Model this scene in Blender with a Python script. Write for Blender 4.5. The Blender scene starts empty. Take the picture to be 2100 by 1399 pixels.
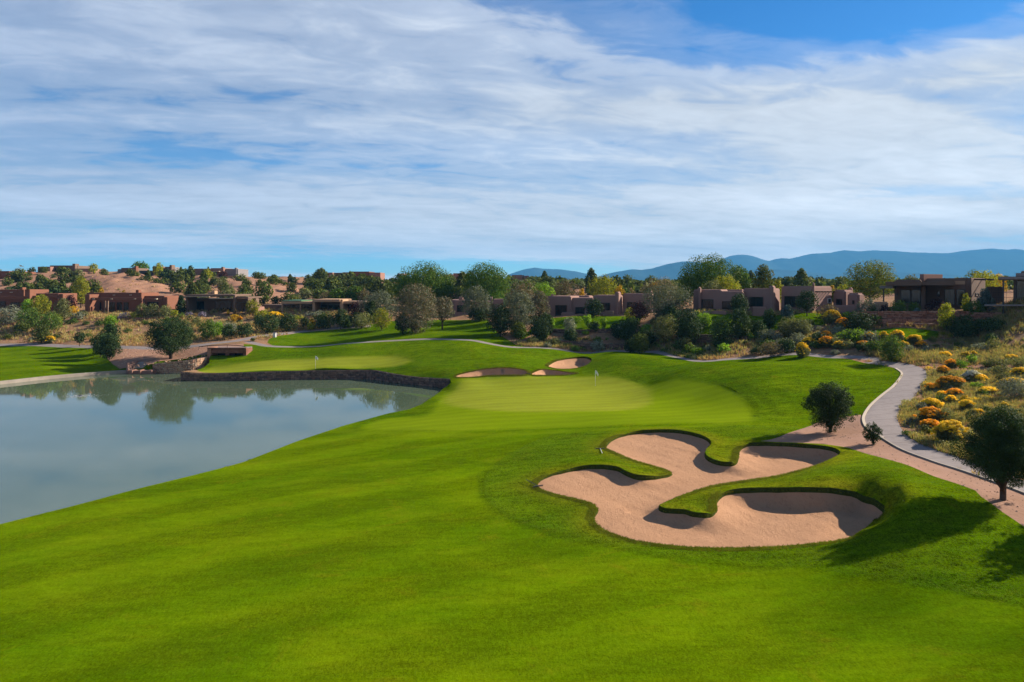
import bpy, math, random, time
import numpy as np
from mathutils import Vector, noise
from mathutils.geometry import delaunay_2d_cdt
T0 = time.time()
random.seed(7)
RNG = np.random.default_rng(11)
C = bpy.context.scene.collection
SC = bpy.context.scene

# ------------------------------------------------------------------ camera
CAM_H, FPX, HOR = 15.0, 1400.0, 588.0        # eye height (m), focal length in photo pixels, horizon row
cd = bpy.data.cameras.new('camera'); cam = bpy.data.objects.new('camera', cd); C.objects.link(cam)
cam.location = (0, 0, CAM_H); cam.rotation_euler = (math.radians(90), 0, 0)
cd.sensor_width = 36; cd.lens = 36 * FPX / 2100; cd.shift_y = -(699.5 - HOR) / 2100
cd.clip_start = 0.5; cd.clip_end = 60000
SC.camera = cam
# ------------------------------------------------------------------ light
SUN_AZ, SUN_EL = math.radians(66), math.radians(27)    # azimuth from +Y towards +X
SUNV = Vector((math.sin(SUN_AZ) * math.cos(SUN_EL), math.cos(SUN_AZ) * math.cos(SUN_EL), math.sin(SUN_EL)))
sd = bpy.data.lights.new('sun', 'SUN'); sun = bpy.data.objects.new('sun', sd); C.objects.link(sun)
sd.energy = 5.0; sd.angle = math.radians(0.5); sd.color = (1.0, 0.90, 0.76)
sun.rotation_euler = SUNV.to_track_quat('Z', 'Y').to_euler(); sun.location = (0, 0, 80)
SC.view_settings.view_transform = 'Standard'; SC.view_settings.look = 'None'
SC.view_settings.exposure = 1.2; SC.view_settings.gamma = 1.0
cy = SC.cycles
cy.max_bounces = 6; cy.diffuse_bounces = 2; cy.glossy_bounces = 3; cy.transmission_bounces = 4
cy.volume_bounces = 0; cy.transparent_max_bounces = 6; cy.caustics_reflective = False; cy.caustics_refractive = False
cy.use_denoising = True

class NT:
    """tiny helper for writing node trees"""
    def __init__(s, tree): s.t = tree; s.t.nodes.clear()
    def n(s, typ, **kw):
        nd = s.t.nodes.new(typ)
        ins = kw.pop('ins', {})
        for k, v in kw.items(): setattr(nd, k, v)
        for k, v in ins.items():
            if isinstance(v, bpy.types.NodeSocket): s.t.links.new(v, nd.inputs[k])
            else: nd.inputs[k].default_value = v
        return nd
    def m(s, op, a, b=0.0, c=0.0, clamp=False):
        nd = s.t.nodes.new('ShaderNodeMath'); nd.operation = op; nd.use_clamp = clamp
        for i, v in enumerate((a, b, c)):
            if isinstance(v, bpy.types.NodeSocket): s.t.links.new(v, nd.inputs[i])
            else: nd.inputs[i].default_value = v
        return nd.outputs[0]
    def mix(s, f, a, b, blend='MIX'):
        nd = s.t.nodes.new('ShaderNodeMix'); nd.data_type = 'RGBA'; nd.blend_type = blend
        for k, v in ((0, f), (6, a), (7, b)):
            if isinstance(v, bpy.types.NodeSocket): s.t.links.new(v, nd.inputs[k])
            else: nd.inputs[k].default_value = v if k == 0 else (*v, 1)
        return nd.outputs[2]
    def ramp(s, f, stops, interp='LINEAR'):
        nd = s.t.nodes.new('ShaderNodeValToRGB'); nd.color_ramp.interpolation = interp
        e = nd.color_ramp.elements
        while len(e) < len(stops): e.new(0.5)
        for i, (p, c) in enumerate(stops):
            e[i].position = p; e[i].color = (*c, 1) if isinstance(c, tuple) else (c, c, c, 1)
        s.t.links.new(f, nd.inputs[0]); return nd.outputs[0]
    def noise(s, vec, scale, detail=3, rough=0.5, dist=0.0):
        nd = s.n('ShaderNodeTexNoise', ins={'Vector': vec, 'Scale': scale, 'Detail': detail, 'Roughness': rough, 'Distortion': dist})
        return nd.outputs[0]
    def vmul(s, vec, v):
        return s.n('ShaderNodeVectorMath', operation='MULTIPLY', ins={0: vec, 1: v}).outputs[0]
    def link(s, a, b): s.t.links.new(a, b)

# ------------------------------------------------------------------ sky
world = bpy.data.worlds.new('World'); SC.world = world; world.use_nodes = True
w = NT(world.node_tree)
sky = w.n('ShaderNodeTexSky', sky_type='NISHITA', sun_disc=False, sun_elevation=SUN_EL, sun_rotation=SUN_AZ,
          altitude=2000, air_density=1.0, dust_density=0.6, ozone_density=2.5)
SKY_K = 0.05
tc = w.n('ShaderNodeTexCoord').outputs['Generated']
sep = w.n('ShaderNodeSeparateXYZ', ins={0: tc})
dx, dy, dz = sep.outputs
az = w.m('ARCTAN2', dx, dy)                       # 0 straight ahead, positive to the right
el = w.m('ARCSINE', dz)
zc = w.m('ADD', w.m('MAXIMUM', dz, 0.0), 0.10)
cp = w.n('ShaderNodeCombineXYZ', ins={0: w.m('DIVIDE', dx, zc), 1: w.m('DIVIDE', dy, zc), 2: 0.0}).outputs[0]
rot = w.n('ShaderNodeVectorRotate', rotation_type='Z_AXIS', ins={'Vector': cp, 'Angle': math.radians(-14)}).outputs[0]
st = w.vmul(rot, (0.55, 1.0, 1.0))
n1 = w.noise(st, 0.85, 8, 0.56, 0.35)
n2 = w.noise(w.vmul(rot, (0.22, 1.4, 1.0)), 1.1, 5, 0.55, 0.2)
n3 = w.noise(w.vmul(rot, (1.0, 1.7, 1.0)), 3.4, 6, 0.6, 0.6)
def blob(a0, e0, sa, se):
    a = w.m('DIVIDE', w.m('SUBTRACT', az, a0), sa); e = w.m('DIVIDE', w.m('SUBTRACT', el, e0), se)
    return w.m('EXPONENT', w.m('MULTIPLY', w.m('ADD', w.m('MULTIPLY', a, a), w.m('MULTIPLY', e, e)), -1.0))
def pxae(px, py):
    a = math.atan((px - 1050) / FPX); return a, math.atan((HOR - py) / FPX * math.cos(a))
cov = w.m('ADD', w.m('MULTIPLY', w.m('SUBTRACT', n1, 0.5), 1.7), w.m('MULTIPLY', w.m('SUBTRACT', n2, 0.5), 1.0))
cov = w.m('ADD', cov, w.m('MULTIPLY', w.m('SUBTRACT', n3, 0.5), 0.95))
cov = w.m('ADD', cov, w.ramp(dz, [(0.0, 0.84), (0.36, 0.70), (0.75, 0.2), (1.0, 0.1)]))
for (px, py, sx, sy, k) in [(1650, 28, 310, 72, -0.85), (1130, -20, 300, 60, -0.35), (2000, 10, 200, 70, -0.45), (880, 545, 330, 20, -1.1), (300, 545, 500, 14, -0.8), (1180, 560, 160, 16, -0.5),
                            (1800, 400, 260, 14, -0.35), (1000, 300, 420, 30, -0.2), (1750, 290, 330, 60, 0.3), (600, 330, 300, 26, -0.22),
                            (1400, 215, 500, 60, 0.35), (1600, 500, 560, 90, 0.6), (500, 440, 600, 60, 0.25), (2050, 130, 160, 60, 0.3)]:
    a0, e0 = pxae(px, py)
    cov = w.m('ADD', cov, w.m('MULTIPLY', blob(a0, e0, sx / FPX, sy / FPX), k))
mask = w.ramp(cov, [(0.0, 0.0), (0.35, 0.22), (0.68, 0.72), (1.0, 0.97)], 'EASE')
# thin high cloud: brighter towards the sun, cooler away from it
sund = w.n('ShaderNodeVectorMath', operation='DOT_PRODUCT', ins={0: tc, 1: tuple(SUNV)}).outputs['Value']
lit = w.ramp(w.m('MULTIPLY_ADD', sund, 0.5, 0.5), [(0.35, 0.0), (0.95, 1.0)])
ccol = w.mix(lit, (0.145, 0.18, 0.255), (0.36, 0.375, 0.39))
det = w.m('MULTIPLY_ADD', w.m('SUBTRACT', n1, 0.5), 1.0, 1.0); det = w.m('ADD', det, w.m('MULTIPLY', w.m('SUBTRACT', n3, 0.5), 0.5))
low = w.ramp(dz, [(0.0, 1.0), (0.16, 0.0)]); ccol = w.mix(w.m('MULTIPLY', low, 0.75), ccol, (0.455, 0.42, 0.38))
det = w.m('ADD', det, w.m('MULTIPLY', w.m('SUBTRACT', n2, 0.5), 0.55))
ccol = w.mix(1.0, ccol, w.n('ShaderNodeCombineColor', ins={0: det, 1: det, 2: det}).outputs[0], 'MULTIPLY')
skc = w.n('ShaderNodeHueSaturation', ins={'Saturation': 1.28, 'Color': sky.outputs[0]}).outputs[0]
skc = w.mix(1.0, skc, (SKY_K * 0.64, SKY_K * 1.02, SKY_K * 1.2), 'MULTIPLY')
fin = w.mix(mask, skc, ccol)
fin = w.mix(w.ramp(w.m('ADD', dz, 0.5), [(0.485, 1.0), (0.5, 0.0)]), fin, (0.20, 0.22, 0.24))   # air below the horizon line
bg = w.n('ShaderNodeBackground', ins={'Color': fin, 'Strength': 1.0})
w.link(bg.outputs[0], w.n('ShaderNodeOutputWorld').inputs[0])

# ------------------------------------------------------------------ object helpers
def tag(o, label=None, cat=None, group=None, kind=None):
    if label: o['label'] = label
    if cat: o['category'] = cat
    if group: o['group'] = group
    if kind: o['kind'] = kind
    return o
def link(name, me, mat=None, parent=None, loc=None, smooth=False):
    o = bpy.data.objects.new(name, me); C.objects.link(o)
    if mat is not None and me is not None and not me.materials: me.materials.append(mat)
    if parent is not None: o.parent = parent
    if loc is not None: o.location = loc
    if smooth: me.polygons.foreach_set('use_smooth', [True] * len(me.polygons))
    return o
def empty(name, loc=(0, 0, 0), rz=0.0):
    o = bpy.data.objects.new(name, None); C.objects.link(o); o.location = loc; o.rotation_euler = (0, 0, rz)
    o.empty_display_size = 0.3
    return o
def mesh_np(name, V, F):
    """V (n,3), F (m,k) arrays -> mesh"""
    V = np.asarray(V, dtype=np.float32); F = np.asarray(F, dtype=np.int32)
    me = bpy.data.meshes.new(name); m, k = F.shape
    me.vertices.add(len(V)); me.vertices.foreach_set('co', V.ravel())
    me.loops.add(m * k); me.loops.foreach_set('vertex_index', F.ravel())
    me.polygons.add(m); me.polygons.foreach_set('loop_start', np.arange(0, m * k, k, dtype=np.int32))
    me.update(calc_edges=True); me.validate(); return me
class MB:
    """collects simple solids and links them as one mesh"""
    def __init__(s): s.v = []; s.f = []
    def add(s, vs, fs):
        b = len(s.v); s.v += [tuple(p) for p in vs]; s.f += [tuple(b + i for i in f) for f in fs]
    def box(s, x0, x1, y0, y1, z0, z1):
        s.add([(x0,y0,z0),(x1,y0,z0),(x1,y1,z0),(x0,y1,z0),(x0,y0,z1),(x1,y0,z1),(x1,y1,z1),(x0,y1,z1)],
              [(0,3,2,1),(4,5,6,7),(0,1,5,4),(1,2,6,5),(2,3,7,6),(3,0,4,7)])
    def tube(s, pts, rad, seg=7, cap=True):
        pts = [Vector(p) for p in pts]; rings = []; vs = []; fs = []
        for i, p in enumerate(pts):
            d = (pts[min(i+1, len(pts)-1)] - pts[max(i-1, 0)]).normalized()
            a = d.cross(Vector((0.31, 0.2, 0.93))); a = a.normalized() if a.length > 1e-3 else Vector((1,0,0)); b = d.cross(a)
            r = rad[i] if isinstance(rad, (list, tuple)) else rad
            for k in range(seg):
                t = 2 * math.pi * k / seg; vs.append(p + a * math.cos(t) * r + b * math.sin(t) * r)
        for i in range(len(pts) - 1):
            for k in range(seg):
                k2 = (k + 1) % seg; fs.append((i*seg+k, i*seg+k2, (i+1)*seg+k2, (i+1)*seg+k))
        if cap: fs.append(tuple(range(seg))[::-1]); fs.append(tuple((len(pts)-1)*seg + k for k in range(seg)))
        s.add(vs, fs)
    def build(s, name, mat, parent=None, loc=None, bevel=0.0, smooth=False, seg=2):
        me = bpy.data.meshes.new(name); me.from_pydata(s.v, [], s.f); me.update()
        if bevel:
            import bmesh
            bm = bmesh.new(); bm.from_mesh(me)
            bmesh.ops.bevel(bm, geom=[e for e in bm.edges if e.is_manifold and e.calc_face_angle(0) > 0.5], offset=bevel, segments=seg, affect='EDGES', clamp_overlap=True)
            bm.to_mesh(me); bm.free()
        return link(name, me, mat, parent, loc, smooth)

# ------------------------------------------------------------------ materials
def mat(name, col, rough=0.8, spec=0.3, var=0.0, vscale=1.0, bump=0.0, bscale=10.0, metal=0.0, col2=None, space='Object'):
    m = bpy.data.materials.new(name); m.use_nodes = True; t = NT(m.node_tree)
    co = t.n('ShaderNodeTexCoord').outputs[space] if space != 'Pos' else t.n('ShaderNodeNewGeometry').outputs['Position']
    col = tuple(c * .8 for c in col); col2 = tuple(c * .8 for c in col2) if col2 else None
    p = t.n('ShaderNodeBsdfPrincipled', ins={'Roughness': rough, 'Metallic': metal, 'Specular IOR Level': spec, 'Base Color': (*col, 1)})
    if var or col2:
        c2 = col2 or tuple(c * (1 - var) for c in col); c1 = col if col2 else tuple(min(1, c * (1 + var)) for c in col)
        f = t.ramp(t.noise(co, vscale, 6, 0.65, 0.3), [(0.3, 0.0), (0.7, 1.0)])
        t.link(t.mix(f, c1, c2), p.inputs['Base Color'])
    if bump:
        b = t.n('ShaderNodeBump', ins={'Height': t.noise(co, bscale, 4, 0.6), 'Strength': 0.6, 'Distance': bump})
        t.link(b.outputs[0], p.inputs['Normal'])
    t.link(p.outputs[0], t.n('ShaderNodeOutputMaterial').inputs[0]); return m
def leaf_mat(name, cols, trans=0.3, k=0.85):
    """leaf colours picked at random for every leaf; some light passes through"""
    m = bpy.data.materials.new(name); m.use_nodes = True; t = NT(m.node_tree)
    g = t.n('ShaderNodeNewGeometry'); oi = t.n('ShaderNodeObjectInfo')
    n = len(cols); cols = [tuple(v * k for v in q) for q in cols]
    c = t.ramp(g.outputs['Random Per Island'], [(i / max(1, n - 1), cc) for i, cc in enumerate(cols)])
    br = t.m('MULTIPLY_ADD', oi.outputs['Random'], 0.5, 0.75)
    nz = t.ramp(t.noise(g.outputs['Position'], 0.9, 2, 0.5), [(0.3, 0.75), (0.7, 1.25)])
    nn = t.m('MULTIPLY', br, nz)
    c = t.mix(1.0, c, t.n('ShaderNodeCombineColor', ins={0: nn, 1: nn, 2: nn}).outputs[0], 'MULTIPLY')
    d = t.n('ShaderNodeBsdfPrincipled', ins={'Base Color': c, 'Roughness': 0.75, 'Specular IOR Level': 0.10})
    tr = t.n('ShaderNodeBsdfTranslucent', ins={'Color': t.mix(1.0, c, (1.5, 1.5, 0.7), 'MULTIPLY')})
    mx = t.n('ShaderNodeMixShader', ins={0: trans, 1: d.outputs[0], 2: tr.outputs[0]})
    t.link(mx.outputs[0], t.n('ShaderNodeOutputMaterial').inputs[0]); return m
def turf_material():
    """one grass material; attributes tF, tA, tG say how closely each spot is mown"""
    m = bpy.data.materials.new('turf'); m.use_nodes = True; t = NT(m.node_tree)
    pos = t.n('ShaderNodeNewGeometry').outputs['Position']
    at_ = lambda n: t.n('ShaderNodeAttribute', attribute_name=n).outputs['Fac']
    tF, tA, tG = at_('tF'), at_('tA'), at_('tG')
    sh = t.m('MULTIPLY', t.m('SUBTRACT', 1.0, tF), 1.0)                        # how shaggy
    a = t.ramp(t.noise(pos, 0.06, 5, 0.6, 0.4), [(0.32, 0.0), (0.68, 1.0)])
    cr = t.mix(a, (0.052, 0.115, 0.001), (0.092, 0.15, 0.001))
    cf = t.mix(a, (0.078, 0.140, 0.0006), (0.108, 0.165, 0.0008))
    ca = t.mix(a, (0.130, 0.190, 0.003), (0.150, 0.205, 0.004))
    cg = t.mix(a, (0.20, 0.225, 0.018), (0.215, 0.235, 0.02))
    c = t.mix(tG, t.mix(tA, t.mix(tF, cr, cf), ca), cg)
    soft = t.m('SUBTRACT', 1.0, t.m('MULTIPLY', t.m('MAXIMUM', tA, tG), 0.72))
    b = t.ramp(t.noise(t.vmul(pos, (0.45, 1.0, 1.0)), 0.5, 6, 0.7, 0.8), [(0.32, 0.0), (0.7, 1.0)])
    c = t.mix(t.m('MULTIPLY', t.m('MULTIPLY', b, 0.55), soft), c, (0.115, 0.140, 0.002))
    dk = t.ramp(t.noise(t.vmul(pos, (0.55, 1.0, 1.0)), 0.12, 7, 0.66, 0.8), [(0.38, 0.0), (0.64, 1.0)])
    dcol = t.mix(1.0, c, (0.34, 0.55, 0.5), 'MULTIPLY'); c = t.mix(t.m('MULTIPLY', t.m('MULTIPLY', dk, 0.58), soft), c, dcol)
    q = t.ramp(t.noise(t.vmul(pos, (0.7, 1.0, 1.0)), 0.31, 7, 0.75, 1.2), [(0.56, 0.0), (0.74, 1.0)])
    c = t.mix(t.m('MULTIPLY', at_('tB'), 0.7), c, (0.175, 0.15, 0.008))
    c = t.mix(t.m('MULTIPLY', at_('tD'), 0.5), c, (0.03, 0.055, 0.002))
    c = t.mix(t.m('MULTIPLY', t.m('MULTIPLY', q, 0.5), soft), c, (0.155, 0.12, 0.006))
    f0 = t.noise(t.vmul(pos, (1.0, 0.7, 1.0)), 16.0, 2, 0.7); f1 = t.noise(t.vmul(pos, (1.0, 0.55, 1.0)), 6.5, 4, 0.8); f2 = t.noise(t.vmul(pos, (0.5, 1.1, 1.0)), 1.7, 5, 0.75)
    amp = t.m('MULTIPLY_ADD', sh, 0.9, 0.75); amp = t.m('MULTIPLY', amp, soft)
    v = t.m('ADD', t.m('MULTIPLY', t.m('SUBTRACT', f1, 0.5), 1.5), t.m('MULTIPLY', t.m('SUBTRACT', f2, 0.5), 1.0)); v = t.m('ADD', v, t.m('MULTIPLY', t.m('SUBTRACT', f0, 0.5), 1.6))
    f3 = t.noise(t.vmul(pos, (0.16, 1.0, 1.0)), 1.5, 5, 0.8, 0.3); v = t.m('ADD', v, t.m('MULTIPLY', t.m('SUBTRACT', f3, 0.5), 0.9))
    v = t.m('MULTIPLY', v, amp)
    def bands(ang, wid, wob):
        r = t.n('ShaderNodeVectorRotate', rotation_type='Z_AXIS', ins={'Vector': pos, 'Angle': math.radians(ang)}).outputs[0]
        sx = t.n('ShaderNodeSeparateXYZ', ins={0: r}).outputs[0]
        return t.ramp(t.m('MULTIPLY_ADD', t.m('SINE', t.m('ADD', t.m('MULTIPLY', sx, math.pi / wid), t.m('MULTIPLY', t.noise(pos, 0.06, 2, 0.5), wob))), .5, .5), [(0.3, 0.0), (0.7, 1.0)])
    v = t.m('ADD', v, t.m('MULTIPLY', t.m('MULTIPLY', t.m('SUBTRACT', bands(58, 3.2, 5.0), 0.5), 0.2), t.m('MULTIPLY', tF, soft)))
    v = t.m('ADD', v, t.m('MULTIPLY', t.m('MULTIPLY', t.m('SUBTRACT', bands(82, 1.1, 2.0), 0.5), 0.08), t.m('MAXIMUM', tA, tG)))
    v = t.m('MAXIMUM', t.m('ADD', v, 1.0), 0.15)
    c = t.mix(1.0, c, t.n('ShaderNodeCombineColor', ins={0: v, 1: v, 2: v}).outputs[0], 'MULTIPLY')
    p = t.n('ShaderNodeBsdfPrincipled', ins={'Base Color': c, 'Roughness': 0.9, 'Specular IOR Level': 0.0})
    h = t.m('ADD', t.noise(t.vmul(pos, (1.0, 0.7, 1.0)), 7.0, 4, 0.8), t.m('MULTIPLY', f2, 0.8))
    bp = t.n('ShaderNodeBump', ins={'Height': t.m('MULTIPLY', h, amp), 'Strength': 0.9, 'Distance': 0.05})
    t.link(bp.outputs[0], p.inputs['Normal'])
    t.link(p.outputs[0], t.n('ShaderNodeOutputMaterial').inputs[0]); return m

# ------------------------------------------------------------------ terrain height from surveyed points
# each point: photo column, photo row, distance in front of the camera -> height
def zpy(py, Y): return CAM_H - (py - HOR) / FPX * Y
CP = []
def P(px, py, Y): CP.append((px, Y, zpy(py, Y)))
def Z(px, z, Y): CP.append((px, Y, z))
# near fairway
for px, z in ((-900, .3), (-300, .45), (200, .75), (700, 1.1), (1050, 1.3), (1500, 1.6), (2100, 2.2), (2700, 3.0)):
    Z(px, z, 9); Z(px, z, 24)
Z(400, .7, 32); Z(900, 1.2, 34); Z(1300, 1.5, 31); Z(1800, 1.9, 30); Z(2100, 2.4, 31)
Z(600, .75, 48); Z(1000, 1.2, 50); Z(800, .8, 66); Z(950, 1.0, 78); Z(1150, 1.4, 70)
SHORE = [(905,803),(885,818),(865,832),(840,842),(800,850),(700,878),(600,912),(500,950),(400,978),(300,1003),(200,1030),(100,1055),(0,1080),(-300,1160),(-600,1230)]
for px, py in SHORE: Z(px, .16, 15 * FPX / (py - HOR))
# right green
for px, z, Y in ((940, 1.0, 97), (1000, 1.15, 99), (1100, 1.3, 98), (1220, 1.12, 95.5), (1330, 1.5, 93), (1000, 1.0, 85), (1150, 1.1, 84), (1300, 1.35, 82), (1420, 1.8, 80), (1540, 2.0, 70),
                 (1400, 1.75, 70), (1250, 1.55, 72), (1550, 2.3, 64)): Z(px, z, Y)
# main bunker surrounds
for px, z, Y in ((1100, 1.6, 46.5), (1220, 1.55, 40), (1240, 1.5, 38), (1400, 1.55, 35.3), (1500, 1.5, 34.8), (1650, 1.7, 35), (1740, 1.95, 35.6), (1300, 2.0, 61), (1380, 2.2, 61.5), (1240, 1.9, 56),
                 (1180, 1.8, 50), (1300, 1.95, 47.5), (1375, 1.75, 48.5), (1480, 2.2, 51.5), (1460, 2.3, 56), (1560, 2.5, 56), (1700, 2.75, 53.5), (1720, 2.75, 51), (1351, 1.9, 40.7), (1440, 2.05, 39.5),
                 (1463, 2.25, 43), (1600, 2.55, 43), (1617, 2.5, 47), (1700, 3.0, 42.2), (1760, 3.1, 46.5), (1800, 2.9, 39.8), (1811, 2.1, 38.6), (1843, 3.5, 38.5), (1880, 3.6, 38.4), (1835, 3.45, 40.2), (1790, 3.3, 41.6), (1770, 2.3, 40.6), (1800, 2.25, 36.3), (1560, 2.3, 42.2),
                 (1900, 3.25, 42), (1950, 3.1, 36), (1900, 2.85, 33.8), (1840, 2.75, 34.6), (2000, 2.9, 34), (1850, 3.1, 47)): Z(px, z, Y)
# dirt strip, path, right field
for px, z, Y in ((1600, 2.5, 60), (1705, 2.6, 60), (1790, 2.95, 52), (1760, 3.1, 62), (1772, 3.2, 58), (1850, 3.2, 54), (1860, 3.5, 66), (1900, 3.2, 48), (2055, 3.2, 37), (2100, 3.3, 39), (1970, 3.3, 46), (2100, 3.4, 43),
                 (1900, 4.6, 80), (1850, 5.1, 89), (1700, 4.7, 94.5), (1790, 4.9, 91), (1640, 4.6, 96),
                 (2000, 4.7, 75), (2050, 4.1, 60), (1950, 4.1, 68), (2100, 3.9, 50), (1950, 6.0, 91), (2000, 7.4, 100), (2100, 7.6, 92), (2100, 5.6, 75), (1900, 6.6, 98),
                 (2400, 4.5, 45), (2400, 8, 80), (2500, 3.6, 30)): Z(px, z, Y)
# rise behind the right green
for a in ((1380, 775, 90), (1450, 765, 89), (1550, 742, 93), (1700, 742, 90), (1450, 748, 95), (1350, 733, 106), (1800, 760, 86), (1650, 800, 77), (1840, 790, 76), (1550, 800, 78), (1700, 850, 66), (1600, 870, 63)): P(*a)
for px, z, Y in ((1550, 4.1, 99), (1450, 3.7, 103), (1400, 3.6, 108), (1340, 3.6, 116), (1250, 3.55, 119)): Z(px, z, Y)
# middle mounds and small bunkers
for a in ((1170, 748, 111), (1120, 745, 110), (1215, 742, 110), (1270, 724, 113), (1230, 735, 109), (1005, 758, 104), (950, 770, 101.5), (1080, 762, 103), (1140, 762, 104), (1080, 718, 118), (1150, 724, 117),
          (980, 700, 125), (960, 712, 119), (900, 742, 111), (1000, 735, 111), (1050, 740, 108), (900, 715, 120), (980, 722, 115.5), (900, 762, 104), (860, 755, 107)): P(*a)
# peninsula with left green; wall top
WALLTOP = [(373,762,779),(400,764,780),(430,765,780),(500,763,780),(560,761,779),(640,759,777.5),(740,758,777),(770,758.5,779),(800,764,783),(830,769,787),(860,772.5,790),(900,775,794),(922,776,797)]
for px, pt, pw in WALLTOP:
    Y = 15 * FPX / (pw - HOR); Z(px, zpy(pt, Y), Y + .1)
for a in ((650, 757, 110), (650, 735, 119), (500, 752, 116), (500, 735, 121), (800, 745, 114), (800, 733, 118), (430, 756, 117), (560, 722, 124), (700, 715, 124), (800, 716, 123), (850, 728, 117)): P(*a)
for a in ((650, 706, 134), (800, 692, 135), (876, 696, 129), (800, 662, 160), (950, 668, 150), (950, 690, 132), (700, 688, 145), (620, 692, 142), (700, 672, 155), (940, 652, 165), (880, 655, 163), (1020, 690, 133), (1050, 712, 122)): P(*a)
# bridge, bank, inlet and left lawn
for a in ((450, 702, 133), (410, 708, 131), (480, 706, 130), (540, 706, 131), (560, 690, 140), (450, 680, 150), (520, 672, 155), (450, 648, 170), (600, 648, 170), (350, 735, 124), (320, 742, 121), (262, 757, 118.5), (300, 718, 131), (380, 722, 127),
          (222, 738, 124), (230, 716, 134), (260, 700, 142), (350, 690, 150), (300, 650, 168),
          (430, 733, 121.5), (150, 718, 136), (200, 745, 124), (100, 745, 122), (0, 745, 122), (0, 710, 144), (130, 709, 143), (0, 778, 107.5), (100, 770, 111), (220, 760, 117), (-400, 745, 122), (-400, 710, 144)): P(*a)
for px, py in ((0, 790), (100, 779), (200, 770.5), (260, 766), (-200, 812), (-500, 838)):
    Z(px, .35, 15 * FPX / (py - HOR) + .3)
for a in ((0, 680, 158), (0, 655, 168), (200, 680, 156), (200, 652, 168), (-400, 680, 158), (-400, 650, 175), (100, 690, 152)): P(*a)
# embankment below the terraces
for a in ((1100, 705, 126), (1200, 712, 126), (1200, 690, 128), (1300, 705, 126), (1350, 700, 124), (1200, 676, 132), (1250, 660, 137), (1150, 660, 139), (1400, 712, 117), (1450, 700, 118), (1500, 720, 108), (1550, 700, 112), (1600, 715, 106), (1650, 700, 108),
          (1650, 720, 101), (1600, 685, 116), (1500, 690, 115), (1400, 685, 120), (1350, 668, 128), (1550, 662, 121), (1450, 662, 122), (1650, 650, 120), (1700, 668, 115), (1750, 700, 103), (1750, 672, 112), (1750, 722, 97), (1850, 700, 99),
          (1850, 720, 94), (1100, 680, 136), (1050, 665, 146)): P(*a)
for px, z, Y in ((1000, 8.0, 165), (1200, 8.8, 144), (1320, 9.0, 144), (1420, 9.7, 127), (1550, 9.8, 127), (1700, 9.9, 124), (1770, 9.8, 125), (1500, 10, 150), (1250, 9.4, 165), (1650, 10.3, 150),
                 (1800, 11, 128), (1850, 11, 116), (1950, 11, 116), (2000, 11.2, 117), (2080, 12.3, 103), (2200, 12.5, 105), (1900, 11.5, 150), (2100, 12.5, 150), (1850, 8.7, 106), (1940, 8.7, 105), (2050, 9.0, 98), (2100, 9.4, 96),
                 (0, 8, 176), (150, 8, 178), (260, 8.1, 177), (440, 8.3, 172), (600, 8.6, 174), (720, 8.8, 174), (0, 8.6, 200), (250, 9.0, 200), (450, 9.3, 198), (620, 9.6, 198), (750, 9.6, 195), (-500, 8, 180), (-500, 9, 205)): Z(px, z, Y)
# hills behind
for a in ((-500, 600, 235), (0, 606, 228), (0, 580, 275), (100, 606, 225), (150, 582, 262), (280, 590, 240), (230, 570, 275), (100, 562, 300), (300, 568, 290), (330, 600, 236), (370, 606, 232), (400, 585, 270), (450, 570, 300), (500, 600, 240),
          (560, 582, 258), (600, 590, 262), (520, 575, 280), (630, 605, 250), (700, 596, 270), (700, 580, 330), (800, 596, 280), (800, 580, 350), (860, 590, 300), (950, 605, 250), (950, 586, 400), (1100, 600, 260), (1100, 586, 480),
          (1250, 602, 255), (1250, 590, 450), (1450, 603, 250), (1450, 590, 420), (1650, 602, 245), (1650, 590, 450), (1850, 600, 260), (1850, 590, 500), (2100, 595, 250), (2100, 585, 450), (2500, 590, 300), (-500, 565, 320)): P(*a)
for px in (-500, 0, 200, 400): Z(px, 19, 360); Z(px, 14, 600)
for px in (600, 800, 1000): Z(px, 15.5, 480)
for px in range(-500, 2701, 400):
    Z(px, 15.0 if px < 900 else 16.0, 900); Z(px, 21, 2000); Z(px, 18, 5000); Z(px, 25, 12000)

cp_ = np.array(CP)
def uv(px, Y): return np.column_stack(((px - 1050) / FPX, np.log(Y) * 0.8))
def phi(A, B):
    r2 = ((A[:, None, :] - B[None, :, :]) ** 2).sum(-1); return 0.5 * r2 * np.log(r2 + 1e-12)
_c = uv(cp_[:, 0], cp_[:, 1]); _n = len(_c)
_K = phi(_c, _c) + np.eye(_n) * 2e-5; _Q = np.column_stack((np.ones(_n), _c))
_A = np.block([[_K, _Q], [_Q.T, np.zeros((3, 3))]])
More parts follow.
